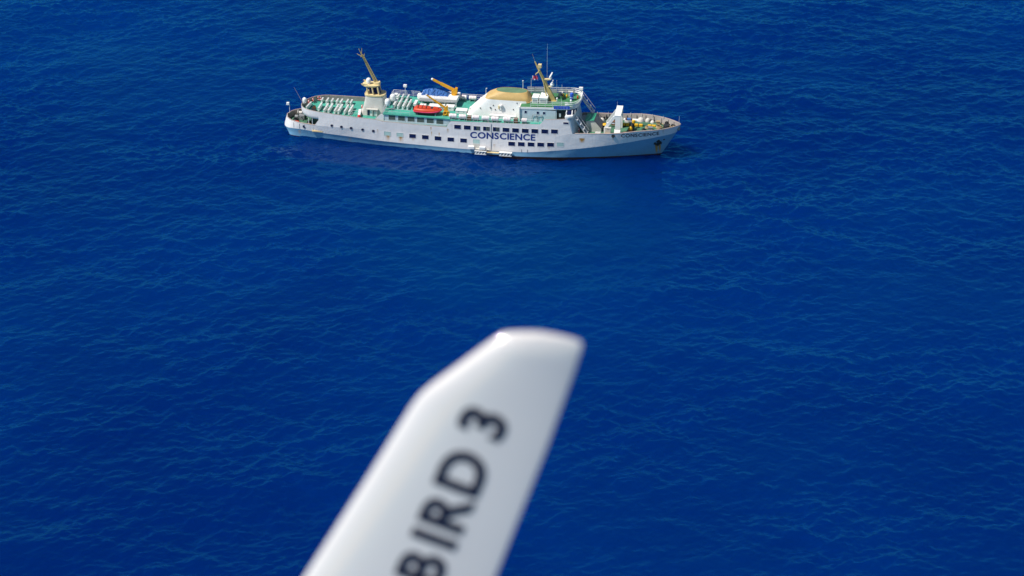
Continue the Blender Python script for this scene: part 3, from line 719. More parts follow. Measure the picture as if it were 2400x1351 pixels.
for x in (9.0, 9.9): MB().path([(x, -3.4, 5.8), (x + .2, -3.42, 6.9), (x + .9, -3.42, 7.0), (x + .7, -3.42, 6.3)], .04, 5).build('wall_pipe', 'steel', br)
MB().box(6.9, 7.05, -3.5, 3.5, 5.7, 8.2).build('bridge_aft_wall', 'white', br)
rl = railing([(7.2, 3.2, RZ(7) - .02), (11.2, 3.2, RZ(11)), (15.0, 3.2, RZ(15))], 1.0, 3, 1.4); rl.build('railing', 'rail', ship)
rl = railing([(8.8, -3.25, RZ(8.8) - .02), (12.5, -3.25, RZ(12.5)), (15.0, -3.22, RZ(15))], .95, 3, 1.4); rl.build('railing', 'rail', ship)
WC = paint('grey blue weather cloth', (.36, .40, .46), .8)
MB().box(7.3, 12.3, 3.22, 3.26, 8.35, 9.15).build('weather_cloth', WC, ship); MB().box(12.6, 15.2, 3.22, 3.26, 8.6, 9.3).build('weather_cloth', WC, ship)
# inclined ladders in front of the bridge
for (a, c, y) in (((16.25, 8.45), (18.55, 5.35), 3.15), ((16.3, 6.9), (18.3, 4.0), -3.0)):
    b = MB()
    for dy in (-.62, .62):
        b.beam((a[0], y + dy, a[1]), (c[0], y + dy, c[1]), .12, .18); b.beam((a[0] + .25, y + dy, a[1] + .45), (c[0] + .25, y + dy, c[1] + .5), .05, .05)
    for k in range(11):
        t = (k + .5) / 11; px, pz = a[0] + (c[0] - a[0]) * t, a[1] + (c[1] - a[1]) * t; b.box(px - .06, px + .06, y - .62, y + .62, pz - .02, pz + .03)
        if k % 3 == 1: b.box(px - .12, px + .22, y - .66, y + .66, pz + .05, pz + .14)
    b.build('inclined_ladder', 'rail', ship)
# forward mast
fm = MB(); fm.loft([[(x - w, -h_, z), (x + w, -h_, z), (x + w, h_, z), (x - w, h_, z)] for x, z, w, h_ in ((12.15, 8.35, .5, .28), (11.0, 10.8, .32, .22), (9.75, 13.5, .17, .15), (9.0, 15.05, .10, .1))], True, True, True)
fmast = fm.build('signal_mast', 'buff', ship)
b = MB()
for sg in (-1, 1): b.beam((11.3, sg * .75, 8.3), (10.35, sg * .15, 12.2), .14, .14)
b.box(11.5, 12.7, -.6, .6, 8.3, 8.45); b.build('mast_leg', 'buff', fmast)
b = MB().box(9.55, 10.1, -.35, .35, 14.1, 14.65); b.box(9.65, 9.85, -.2, .2, 13.5, 14.1); b.build('lamp_box', 'buff_pale', fmast)
b = MB().tube((9.8, 0, 13.5), (9.1, -.2, 12.85), .09); b.tube((9.7, -1.2, 13.55), (9.7, 1.2, 13.55), .06); b.tube((9.0, 0, 15), (8.55, 0, 16.4), .02); b.build('yard', 'buff', fmast)
for (x, z, px, pz) in ((10.5, 12.05, 11.7, 12.15), (11.15, 10.75, 12.0, 10.95)):
    b = MB().beam((x, 0, z), (px, 0, pz), .45, .16); b.beam((x + .1, 0, z - .55), (px - .3, 0, pz - .05), .12, .12); b.build('radar_platform', 'buff_pale', fmast)
b = MB().lathe([(.22, 12.2), (.22, 12.5), (.1, 12.6)], (11.65, 0, 0), 10); b.beam((11.6, -1.0, 12.72), (11.72, 1.25, 12.78), .22, .2, (0, 0, 1)); b.build('radar', 'shell', fmast)
b = MB().lathe([(.3, 10.98), (.34, 11.25), (.2, 11.5), (.05, 11.6)], (11.9, 0, 0), 12); b.beam((11.95, -.7, 11.66), (11.95, .7, 11.66), .16, .16); b.build('radar', 'shell', fmast)
tag(MB().tube((10.98, .35, RZ(11)), (11.0, .35, 18.2), .03, .012, 6).build('whip_antenna', 'shell', ship))
for x, y, z1 in ((12.55, .9, 11.7), (14.1, 1.9, 10.1), (15.2, 2.7, 9.5), (7.9, 2.9, 10.9), (13.2, 2.5, 10.3), (15.5, -2.6, 9.5), (13.9, -2.6, 9.8)): MB().tube((x, y, RZ(x)), (x, y, z1), .035, .025, 6).build('aerial_pole', 'shell', ship)
tag(MB().tube((6.82, 1.0, 9.6), (6.82, 1.0, 11.15), .05, .04).sphere((6.82, 1.0, 11.1), .12).build('aerial_pole', 'shell', ship))
MB().tube((.25, 2.5, 5.6), (.25, 2.5, 8.7), .05, .04).tube((.25, 2.5, 8.7), (.45, 2.4, 8.85), .05).build('lamp_post', 'shell', ship)
# floodlight posts at the rails
for x, y, z0, z1, w in ((-14.0, 3.9, 5.7, 7.55, .6), (16.45, 2.3, 8.5, 9.75, .7), (-33.55, .5, 2.75, 4.3, .5)):
    b = MB().tube((x, y, z0), (x, y, z1), .05); lp = b.build('light_post', 'shell', ship)
    MB().rbox(x - (w if x < -30 else w / 2), x + (0 if x < -30 else w / 2), y - .18, y + .18, z1 - .05, z1 + .38, .05).build('floodlight', 'shell', lp)
# rails around the boat deck and aft deck
railing([(-16.1, -4.2, 5.72), (-16.1, 4.2, 5.72), (-11.5, 4.2, 5.7)], 1.0, 4, 1.3).build('railing', 'rail', ship)
railing([(-16.1, -4.2, 5.72), (-11.5, -4.2, 5.66)], 1.0, 2, 1.5, .02).build('railing', 'rail', ship)
railing([(-4.3, -4.72, 5.6), (2, -4.75, 5.62), (10.4, -4.72, 5.8)], .85, 2, 1.4, .02).build('railing', 'rail', ship)
railing([(-4.3, 4.72, 5.6), (2, 4.75, 5.62), (10.4, 4.72, 5.8)], .95, 3, 1.4).build('railing', 'rail', ship)
railing([(-21.9, -4.2, POOPZ), (-21.9, -2.2, POOPZ), (-20.9, -2.2, POOPZ)], .95, 2, 1.0, .022).build('railing', 'rail', ship)
# platform for the far crane
pf = MB().box(-10.9, -4.5, .9, 4.35, 6.35, 6.98).build('crane_platform', 'white', ship)
for x in (-10.6, -8.6, -6.6, -4.7): MB().box(x - .12, x + .12, 1.0, 1.24, 5.6, 6.35).build('leg', 'white', pf)
MB().box(-9.4, -6.2, 2.2, 4.2, 5.6, 6.35).build('pedestal', 'white', pf)
for z in (6.5, 6.76): MB().box(-10.9, -4.5, .86, .9, z, z + .055).build('trim', 'steel', pf)
railing([(-10.8, 1.0, 6.98), (-5.8, 1.0, 6.98)], .25, 1, 1.2, .025).build('platform_railing', 'rail', pf)
# green roofed companionway house on the foredeck
gh = MB().prism([(17.9, 3.7), (17.9, 5.75), (19.2, 5.85), (20.45, 4.4), (20.45, 3.7)], 'y', -1.5, 1.5).build('companionway', 'cream', ship)
MB().prism([(17.7, 5.72), (19.22, 5.87), (19.24, 5.93), (17.68, 5.8)], 'y', -1.62, 1.62).build('companionway_roof', 'green_roof', gh)
MB().prism([(19.24, 5.84), (20.5, 4.38), (20.5, 3.75), (20.55, 3.75), (20.56, 4.42), (19.3, 5.88)], 'y', -1.5, 1.5).build('companionway_front', paint('shade darkened front paint', (.10, .105, .12), .6), gh)  # the shade on this front is put into its dark colour
MB().box(17.0, 17.88, -1.35, 1.3, 3.75, 5.6).build('companionway_lobby', 'steel', gh)
# gantry
def gpost(y0, y1, z0, z1, par):
    g = MB().box(22.92, 23.82, y0, y1, z0, z1).build('post' if par is not ship else 'gantry', 'white', par)
    MB().prism([(21.05, 4.0), (21.35, 4.0), (21.5, 5.0), (22.915, 6.95), (22.915, 7.4), (22.55, 7.25), (21.05, 5.1)], 'y', y0, y1).build('leg', 'white', g if par is ship else par)
    return g
gt = gpost(-2.7, -2.35, 4.3, 7.4, ship); gpost(.2, .5, 4.0, 7.75, gt)
MB().loft([[(22.8, -2.72, 7.36), (23.84, -2.72, 7.36), (23.84, .5, 7.9), (22.8, .5, 7.9)], [(22.8, -2.72, 7.5), (23.84, -2.72, 7.5), (23.84, .5, 8.02), (22.8, .5, 8.02)]], True, True, True).build('gantry_top', 'white', gt)
MB().loft([[(22.82, -2.7, 4.95), (23.82, -2.7, 4.95), (23.82, -2.35, 4.95), (22.82, -2.35, 4.95)], [(22.8, -3.4, 4.0), (23.8, -3.4, 4.0), (23.8, -2.35, 4.0), (22.8, -2.35, 4.0)]], True, True, True).build('gantry_foot', 'white', gt)
MB().box(21.5, 22.8, -2.66, -2.4, 5.95, 6.1).build('gantry_shelf', 'white', gt)
# hatch coaming with yellow edge pieces
hc = MB().box(23.5, 29.5, .95, 2.2, 3.9, 4.62).build('hatch_coaming', 'deck_fore', ship)
for x0, x1 in ((23.59, 24.21), (24.3, 24.85), (25.75, 26.36), (26.5, 27.12), (27.98, 28.58), (28.62, 29.33)):
    MB().rbox(x0, x1, .72, 1.15, 4.36, 4.74, .05).build('edge_piece', 'yellow', hc)
# mooring gear fixed at the bow
wd = MB(); wd.lathe([(.36, -.1), (.36, 0), (.16, .05), (.16, .75), (.36, .8), (.36, .9)], (31.1, .6, 5.0), 14, 'y'); wd.lathe([(.3, 0), (.3, .1), (.14, .15), (.14, .6), (.3, .65)], (31.1, -1.1, 5.0), 14, 'y'); wd.box(30.7, 31.6, -.3, .5, 4.55, 5.25); wd.tube((31.1, -1.5, 5.0), (31.1, 1.6, 5.0), .09)
wd.build('windlass', 'dark', ship)
wd = MB().lathe([(.42, 0), (.42, .1), (.2, .15), (.2, .8), (.42, .85), (.42, .95)], (-31.4, .6, 2.45), 14, 'y'); wd.box(-31.9, -30.9, 0, .6, 1.8, 2.6); wd.tube((-31.4, -.6, 2.45), (-31.4, 1.7, 2.45), .08); wd.lathe([(.3, 0), (.3, .5)], (-32.6, .4, 2.2), 12, 'x'); wd.build('mooring_winch', 'steel', ship)
def bollard(x, y, z):
    b = MB().box(x - .45, x + .45, y - .18, y + .18, z, z + .08)
    for d in (-.27, .27): b.lathe([(.12, z), (.12, z + .5), (.16, z + .52), (.16, z + .6)], (x + d, y, 0), 8)
    return b.build('bollard', 'dark', ship)
for x, y in ((26.2, -3.2), (29.2, -2.2), (28.6, 2.4), (24.2, -3.7), (20.6, 3.7), (-31.4, -2.3), (-29.6, -3.0), (-31.6, 2.3), (32.3, .3)):
    bollard(x, y, fore_z(x) if x > 0 else 1.8)
for x in np.arange(24.2, 30.5, .9): MB().tube((x, -at('sheer', x)[0] + .35, fore_z(x)), (x, -at('sheer', x)[0] + .35, fore_z(x) + .75), .035, n=6).build('stanchion', 'rail', ship)
for x in np.arange(19.0, 31, 1.9): MB().tube((x, at('sheer', x)[0] - .25, fore_z(x)), (x, at('sheer', x)[0] - .25, fore_z(x) + 1.25), .04, n=6).build('stanchion', 'rail', ship)
MB().tube((33.25, 0, 5.5), (33.3, 0, 7.0), .03, .02).build('jack_staff', 'rail', ship)
MB().tube((22.5, 3.3, 3.95), (22.5, 3.3, 7.6), .02, .012).build('whip_antenna', 'shell', ship)
MB().tube((-31.0, 0, 4.9), (-32.45, 0, 7.7), .04, .025).build('ensign_staff', 'cap', ship)

# ------------------------------------------------------------------ things on the ship
# benches
def make_bench(L, W=.46, H=.70):
    t = thing('deck_bench', '', 'bench')
    b = MB()
    for k in range(3): b.rbox(-W / 2 + k * W / 3 + .012, -W / 2 + (k + 1) * W / 3 - .012, -L / 2, L / 2, H - .07, H, .02)
    b.build('seat', 'shell', t)
    MB().rbox(-W / 2 + .03, W / 2 - .03, -L / 2 + .04, L / 2 - .04, .07, H - .075, .03).build('locker', 'white', t)
    for y in (-L / 2 + .3, L / 2 - .3): MB().box(-W / 2 + .06, W / 2 - .06, y - .12, y + .12, 0, .08).build('foot', 'steel', t)
    return t
protos = {}
def place_bench(x, y0, y1, z, label, group, W=.46):
    L = round(abs(y1 - y0), 1); key = (L, W)
    loc = (x, (y0 + y1) / 2, z)
    if key not in protos:
        t = make_bench(L, W); protos[key] = t; t.location = loc; t['label'] = label; t['group'] = group
    else:
        t = copy_tree(protos[key], loc, label); t['group'] = group
    return t
ordn = ['first', 'second', 'third', 'fourth', 'fifth', 'sixth', 'seventh']
near = [-27.95, -26.8, -26.05, -24.98, -24.32, -23.26, -22.48]
GA = 'white benches on the aft green deck'
for i, x in enumerate(near):
    lab = 'shorter white bench in the near row on the aft deck, nearest the rounded stern' if i == 0 else 'long white bench, near row of the aft deck, %s from the mast tower' % ordn[6 - i]
    place_bench(x, *((.95, -1.5) if i == 0 else (.9, -2.3)), POOPZ, lab, GA, .28 if i % 2 else .32)
far = [(-28.3, 2.1, 3.3), (-27.35, 1.6, 3.4), (-26.5, 1.7, 3.3), (-25.62, 1.75, 3.3), (-24.88, 1.45, 3.3), (-23.86, 1.7, 3.3), (-23.15, 1.7, 3.3)]
for i, (x, a, c) in enumerate(far):
    place_bench(x, a, c, POOPZ, 'short white bench, far row of the aft deck, %s from the mast tower' % ordn[6 - i], GA, .28)
place_bench(-29.95, -1.3, 1.1, POOPZ, 'lone white bench by the rounded stern bulwark of the aft deck', GA, .28).rotation_euler = (0, 0, R(-6))
GB = 'white benches on the boat deck roof'
for i, x in enumerate((-14.83, -14.06, -13.2, -12.42)):
    place_bench(x, 1.5, -2.05, BD(x), 'long white bench, near row of the raised roof deck, %s from the mast tower' % ordn[i], GB, .32 if i % 2 == 0 else .28)
for i, x in enumerate((-14.95, -14.17, -13.24)):
    place_bench(x, 3.5, 1.85, BD(x), 'short white bench, far row of the raised roof deck, %s from the mast tower' % ordn[i], GB, .28)
place_bench(-11.44, 1.3, -.75, BD(-11.4), 'short white bench standing alone between the roof benches and the orange boat', GB, .5)

# life raft canisters
def make_raft(L=1.25, r=.37):
    t = thing('life_raft', '', 'life raft')
    MB().lathe([(r * .75, -L / 2), (r * .96, -L / 2 + .06), (r, -L / 2 + .16), (r, -.03), (r * 1.05, -.02), (r * 1.05, .02), (r, .03), (r, L / 2 - .16), (r * .96, L / 2 - .06), (r * .75, L / 2)], (0, 0, .2 + r), 16, 'x').build('canister', 'shell', t, True)
    for x in (-.36, -.13, .13, .36): MB().torus((x * L / 1.25, 0, .2 + r), r + .004, .018, 'x', 16, 5).build('strap', 'pinkred', t)
    for x in (-.4, .4):
        MB().prism([(-r, .0), (r, .0), (r * .95, .32), (r * .6, .22), (-r * .6, .22), (-r * .95, .32)], 'x', x * L / 1.25 - .05, x * L / 1.25 + .05).build('cradle', 'steel', t)
    return t
GR = 'white life raft canisters along the boat deck rails'
rp = None
rx = [(-4.15, -4.18, 'near rail, closest to the crane and orange boat'), (-2.5, -4.2, 'near rail, second from the orange boat'), (-.3, -4.2, 'near rail, just forward of the brown crate'), (1.4, -4.25, 'near rail, fourth from the orange boat'), (3.0, -4.25, 'near rail, fifth from the orange boat'), (5.0, -4.2, 'near rail, beside the brown crate under the bridge'),
      (-4.05, 4.3, 'far rail, next to the tall yellow crane'), (-2.35, 4.25, 'far rail, midway between the crane and the funnel')]
for x, y, lab in rx:
    L = 'white life raft canister at the ' + lab
    if rp is None: rp = make_raft(); rp.location = (x, y, BD(x)); rp['label'] = L; rp['group'] = GR
    else: copy_tree(rp, (x, y, BD(x)), L)
q = make_raft(.95, .33); q.location = (7.95, -4.2, BD(8)); q['label'] = 'smallest white life raft canister at the near rail below the bridge'; q['group'] = GR
q = make_raft(.6, .3); q.location = (-.75, 4.3, BD(0)); q['label'] = 'stubby white life raft canister at the far rail right beside the funnel'; q['group'] = GR
def crate(x, y, z, lab, w=.55, d=.6, h=.75):
    t = thing('crate', lab, 'crate', (x, y, z), 'brown crates between the life rafts')
    b = MB()
    for k in range(4): b.box(x - w / 2, x + w / 2, y - d / 2, y + d / 2, z + k * h / 4 + .012, z + (k + 1) * h / 4 - .012)
    b.build('boards', 'brown', t)
    b = MB()
    for i in (-1, 1):
        for j in (-1, 1): b.box(x + i * w / 2 - .05, x + i * w / 2 + .05, y + j * d / 2 - .05, y + j * d / 2 + .05, z, z + h)
    b.build('corner_posts', 'brown', t)
crate(-1.4, -4.2, BD(-1.4), 'rusty brown crate standing between life rafts near the orange boat')
crate(6.5, -4.15, BD(6.5), 'rusty brown crate standing by the rafts below the bridge')
# long white lockers by the funnel
def locker(x0, x1, y0, y1, z0, z1, lab, mat='white', cat='locker', group=None, vents=False, name='deck_locker'):
    t = thing(name, lab, cat, ((x0 + x1) / 2, (y0 + y1) / 2, z0), group)
    MB().rbox(x0, x1, y0, y1, z0, z1 - .09, .03).build('body', mat, t)
    MB().rbox(x0 - .04, x1 + .04, y0 - .04, y1 + .04, z1 - .085, z1, .03).build('lid', mat, t)
    if vents:
        b = MB()
        for k in range(4): b.box(x0 + .15, x1 - .15, y0 - .02, y0 - .005, z0 + .2 + k * .14, z0 + .26 + k * .14)
        b.build('louvre', 'steel', t)
    else:
        n = max(1, round((x1 - x0) / 1.2)); b = MB()
        for k in range(n): b.box(x0 + (k + .4) * (x1 - x0) / n, x0 + (k + .6) * (x1 - x0) / n, y0 - .03, y0 - .005, z1 - .25, z1 - .16)
        b.build('latch', 'steel', t)
    return t
locker(1.85, 6.15, -2.95, -2.35, 5.62, 6.2, 'long low white locker along the side of the funnel')
locker(-4.2, -2.35, -1.7, -.5, 5.6, 6.15, 'white locker on the deck aft of the funnel')
locker(-1.9, -1.2, -1.2, -.4, 5.6, 6.5, 'small white locker at the foot of the sloping funnel')
locker(-10.6, -9.6, -1.0, .3, 5.65, 6.15, 'squat white locker behind the orange boat, aft end')
locker(-9.0, -6.4, -.7, .5, 5.65, 6.2, 'wide white locker behind the orange boat and below the slim crane')
locker(-6.1, -4.7, -.8, .4, 5.62, 6.3, 'white locker beside the base of the slim crane')
locker(8.75, 9.8, -1.5, .3, 8.25, 9.28, 'smaller of two white ventilation boxes on the bridge roof', 'shell', 'ventilation box', 'white boxes on the bridge roof', True, 'ventilation_box')
locker(10.0, 11.35, -1.55, .9, 8.32, 9.32, 'larger white ventilation box beside the buff mast on the bridge roof', 'shell', 'ventilation box', 'white boxes on the bridge roof', True, 'ventilation_box')
locker(12.7, 13.4, 1.7, 2.3, 8.45, 9.15, 'cream box at the far rail of the bridge roof', 'cream')
locker(14.3, 15.1, 2.0, 2.5, 8.5, 9.3, 'flat cream box near the far front corner of the bridge roof', 'cream')
locker(21.3, 22.25, -3.1, -2.45, 3.9, 5.35, 'tall cream box beside the white gantry leg', 'cream', 'box')
locker(21.35, 22.2, -3.75, -3.15, 3.85, 4.5, 'tan box at the near bulwark beside the gantry', 'tan', 'box')
locker(19.75, 20.6, -3.75, -3.1, 3.85, 4.6, 'white box on the foredeck in front of the companionway', 'cream', 'box')
locker(-15.85, -15.3, 3.3, 3.9, 5.72, 6.3, 'small white box in the far aft corner of the roof deck', 'shell', 'box')
locker(23.7, 26.2, 2.5, 3.1, 4.05, 4.75, 'white bench box along the far side of the foredeck', 'white', 'box')
# satellite domes
def dome(x, y, z, r, lab, sz=1.15):
    t = thing('satellite_dome', lab, 'satellite dome', (x, y, z), 'white satellite domes')
    MB().lathe([(r * .75, 0), (r * .8, .25), (r, .3), (r, r * .9 + .3), (r * .92, r * 1.3 + .3), (r * .7, r * 1.62 + .3), (r * .4, r * 1.82 + .3), (.02, r * 1.9 + .3)], (x, y, z), 18).build('radome', 'shell', t, True)
    MB().lathe([(r * .3, -.3), (r * .3, .0), (r * .5, .02)], (x, y, z), 10).build('pedestal', 'steel', t)
dome(-19.4, -.1, 9.28, .41, 'white satellite dome on the platform below the leaning lattice mast')
dome(-30.75, .1, 4.95, .36, 'white satellite dome on the rounded stern bulwark')
dome(-11.1, 2.4, 5.95, .5, 'white satellite dome beside the blue tarpaulin pile')
dome(-15.7, -2.3, 6.5, .48, 'nearer of two white satellite domes at the aft end of the roof deck')
dome(-15.35, .2, 6.4, .48, 'farther of two white satellite domes at the aft end of the roof deck')
dome(15.35, -1.7, 8.8, .17, 'tiny white satellite dome near the front of the bridge roof')
dome(12.9, -.9, 8.7, .15, 'tiny white satellite dome in front of the mast foot')
# blue tarpaulin pile on the crane platform
b = MB(); rings = []
n_ = 26
for i in range(n_ + 1):
    t = i / n_; x = -10.8 + 4.6 * t; h = (.75 * math.sin(math.pi * min(1, t * 1.05)) ** .5 + .12) * (1 - .35 * t); rg = []
    for j in range(9):
        a = math.pi * j / 8; jit = 1 + rnd.uniform(-.16, .16)
        rg.append((x + rnd.uniform(-.06, .06), 3.1 - 1.1 * math.cos(a) * jit, 6.98 + max(0, h * math.sin(a) * jit)))
    rings.append(rg)
b.loft(rings, False); tag(b.build('tarpaulin', 'blue_tarp'), 'heap of blue tarpaulin on the white platform behind the cranes', 'tarpaulin')
# rescue boat
t = thing('rescue_boat', 'bright orange rescue boat stowed on the green deck', 'boat', (-8.7, -2.75, 5.75))
bx, by, bz = -8.7, -2.75, 5.78
LOW = paint('dark maroon boat bottom', (0.16, 0.02, 0.03), .6)
def bsec(x, w, zb, zt, e=2.6):
    return [(x, by + w * math.copysign(abs(math.cos(a)) ** (2 / e), math.cos(a)), zb + (zt - zb) * (.5 + .5 * math.copysign(abs(math.sin(a)) ** (2 / e), math.sin(a)))) for a in [2 * math.pi * k / 16 for k in range(16)]]
MB().loft([bsec(-11.0, .70, bz + .28, bz + .95), bsec(-10.8, .92, bz + .12, bz + 1.05), bsec(-9, 1.0, bz + .05, bz + 1.02), bsec(-7.8, .95, bz + .08, bz + .98), bsec(-6.9, .62, bz + .25, bz + .95), bsec(-6.4, .18, bz + .5, bz + .95)], True, True, True).build('boat_hull', 'orange', t, True)
MB().loft([bsec(-10.6, .62, bz + .85, bz + 1.12), bsec(-10.0, .66, bz + .85, bz + 1.2), bsec(-8.5, .62, bz + .85, bz + 1.14), bsec(-8.2, .45, bz + .85, bz + 1.02)], True, True, True).build('canopy', 'orange', t, True)
MB().loft([bsec(-7.75, .55, bz + .85, bz + 1.12), bsec(-6.9, .34, bz + .85, bz + 1.08)], True, True, True).build('bow_cover', 'orange', t, True)
MB().box(-8.15, -7.7, by - .45, by + .45, bz + .92, bz + 1.02).build('cockpit', 'dark', t)
fp = [(-11.05, by - .5, bz + .5), (-10.85, by - .98, bz + .48), (-9, by - 1.06, bz + .46), (-7.8, by - 1.0, bz + .5), (-6.9, by - .68, bz + .58), (-6.35, by - .1, bz + .7), (-6.35, by + .1, bz + .7), (-6.9, by + .68, bz + .58), (-7.8, by + 1.0, bz + .5), (-9, by + 1.06, bz + .46), (-10.85, by + .98, bz + .48), (-11.05, by + .5, bz + .5)]
MB().path(fp, .10, 6, True).build('fender', 'pinkred', t)
MB().path([(p[0], p[1] - .02, p[2] - .02) for p in fp[1:5]], .035, 5).build('grab_line', 'shell', t)
for x in (-10.3, -9.6, -8.9): MB().box(x - .03, x + .03, by - .66, by + .66, bz + 1.12, bz + 1.23).build('canopy_strap', 'dark', t)
MB().loft([bsec(-10.95, .74, bz + .2, bz + .5), bsec(-10.8, .95, bz + .1, bz + .5), bsec(-9, 1.02, bz + .03, bz + .48), bsec(-7.8, .97, bz + .06, bz + .5), bsec(-6.95, .62, bz + .25, bz + .6)], True, True, True).build('lower_hull', LOW, t, True)
MB().lathe([(.16, 0), (.2, .25), (.12, .55)], (-11.15, by, bz + .35), 10).box(-11.3, -11.05, by - .15, by + .15, bz + .7, bz + 1.05).build('outboard_motor', 'dark', t)
b = MB()
for x in (-10.4, -7.3): b.prism([(by - .9, 5.66), (by + .9, 5.66), (by + .7, 6.1), (by + .3, 5.88), (by - .3, 5.88), (by - .7, 6.1)], 'x', x - .08, x + .08)
b.build('chock', 'steel', t)
# cranes
def crane(base, head, tip, wid, lab, legs):
    t = thing('deck_crane', lab, 'crane', base, 'yellow boat cranes')
    B, H_, T = Vector(base), Vector(head), Vector(tip)
    s = wid
    MB().lathe([(.42 * s, B.z), (.42 * s, B.z + .08), (.3 * s, B.z + .12), (.27 * s, H_.z - .35)], (B.x, B.y, 0), 14).build('pedestal', 'crane', t, True)
    hb = MB().prism([(H_.x - .35 * s, H_.z - .5), (H_.x + .4 * s, H_.z - .5), (H_.x + .42 * s, H_.z + .45), (H_.x + .12 * s, H_.z + .5), (H_.x - .1 * s, H_.z + .15), (H_.x - .4 * s, H_.z - .1)], 'y', H_.y - .28 * s, H_.y - .14 * s)
    hb.prism([(H_.x - .35 * s, H_.z - .5), (H_.x + .4 * s, H_.z - .5), (H_.x + .42 * s, H_.z + .45), (H_.x + .12 * s, H_.z + .5), (H_.x - .1 * s, H_.z + .15), (H_.x - .4 * s, H_.z - .1)], 'y', H_.y + .14 * s, H_.y + .28 * s)
    hb.box(H_.x + .1 * s, H_.x + .4 * s, H_.y - .14 * s, H_.y + .14 * s, H_.z - .5, H_.z + .3)
    hb.build('slewing_head', 'crane', t)
    m1 = H_.lerp(T, .62)
    bo = MB().beam(H_ + Vector((.1, 0, 0)), m1, .26 * s, .36 * s).build('boom', 'crane', t)
    MB().beam(m1 - (T - H_) * .04, T, .2 * s, .27 * s).build('boom_extension', 'crane', bo)
    MB().tube(H_ + Vector((-.15, 0, -.5)), H_.lerp(T, .34) - Vector((0, 0, .12)), .09 * s, .06 * s).build('ram', 'steel', t)
    MB().sphere(T, .17 * s).build('sheave', 'shell', t)
    MB().tube(T - Vector((-.6 * s, 0, .3)), T - Vector((-.6 * s, 0, .62)), .05, .07).build('hook', 'crane', t)
    if legs:
        b = MB()
        for dx, dy in ((-.45, -.35), (.5, -.35), (-.45, .35), (.5, .35)): b.beam((B.x + dx, B.y + dy, B.z), (H_.x + dx * .35, H_.y + dy * .5, H_.z - .3), .12, .12)
        b.torus((B.x - .1, B.y - .35, B.z + .55), .3, .09, 'y', 14, 6); b.torus((B.x + .35, B.y - .3, B.z + .6), .26, .08, 'y', 14, 6)
        b.build('winch_frame', 'crane', t)
crane((-5.55, -2.9, 5.62), (-5.6, -2.9, 6.85), (-8.9, -2.9, 9.1), .8, 'slim yellow crane leaning over the orange rescue boat', True)
crane((-5.3, 3.1, 6.98), (-5.3, 3.1, 7.75), (-9.1, 3.1, 9.55), 1.25, 'thicker yellow crane on the white platform with raised boom', False)
# flag and banner
b = MB(); rows = []
for j in range(7):
    rows.append([(8.55 + .95 * i / 9, .12 * math.sin(i * 1.1 + j * .3), 11.85 + .72 * j / 6 - .10 * math.sin(i / 9 * 2.4) + .02 * i) for i in range(10)])
fo = thing('flag', 'small faded red flag flying below the crosstree of the buff mast', 'flag', (9.5, 0, 11.8))
b.loft(rows).build('cloth', 'pinkred', fo, True)
b = MB(); b.loft([[(p[0], p[1] - .015, p[2]) for p in r_[3:6]] for r_ in rows[0:3]]); b.loft([[(p[0], p[1] - .015, p[2]) for p in r_[0:2]] for r_ in rows[:]]); b.build('white_patch', 'shell', fo, True)
MB().tube((9.52, 0, 11.7), (9.15, -.15, 12.85), .015, n=5).build('halyard', 'rail', fo)
bn = thing('banner', 'royal blue banner hung on the near bridge roof rail', 'banner', (14.1, -3.42, 8.35))
b = MB(); rows = []
for j in range(4): rows.append([(12.75 + 2.65 * i / 24, -3.5 - .03 * math.sin(i * 1.3) - .01 * j, 8.26 + .58 * j / 3 + .045 * 2.6 * i / 24) for i in range(25)])
b.loft(rows).build('cloth', 'blue', bn, True)
b = MB()
for k in range(9): b.box(13.08 + k * .25, 13.10 + k * .25, -3.58, -3.565, 8.34, 8.80 + k * .012)
b.build('lashing', 'rail', bn)
t = thing('rolled_tarpaulin', 'blue rolled bundle standing on the bridge roof near the front', 'bundle', (15.2, .2, 8.55))
MB().lathe([(.2, 8.55), (.3, 8.7), (.27, 9.1), (.32, 9.4), (.28, 9.75), (.12, 9.9)], (15.2, .2, 0), 12).build('cloth', 'blue', t, True)
MB().torus((15.2, .2, 9.05), .29, .03, 'z', 12, 5).build('lashing', 'shell', t)
for x, y, c, lab in ((13.6, 1.6, 'yellow', 'small yellow canister near the far rail of the bridge roof'), (14.2, 1.3, 'yellow', 'small yellow canister in the middle of the bridge roof'), (16.1, .9, 'orange', 'small orange canister at the front of the bridge roof')):
    tag(MB().lathe([(.14, 0), (.16, .1), (.16, .4), (.08, .48), (.08, .55)], (x, y, RZ(x)), 10).build('canister', c), lab, 'canister', 'small canisters on the bridge roof')
t = thing('compass_stand', 'dark compass stand on the bridge roof beside the mast foot', 'compass', (13.5, .2, 8.48))
MB().lathe([(.28, 8.48), (.24, 8.6), (.2, 9.2)], (13.5, .2, 0), 10).build('column', 'deck_dark', t); MB().sphere((13.5, .2, 9.3), .22).build('hood', 'dark', t)
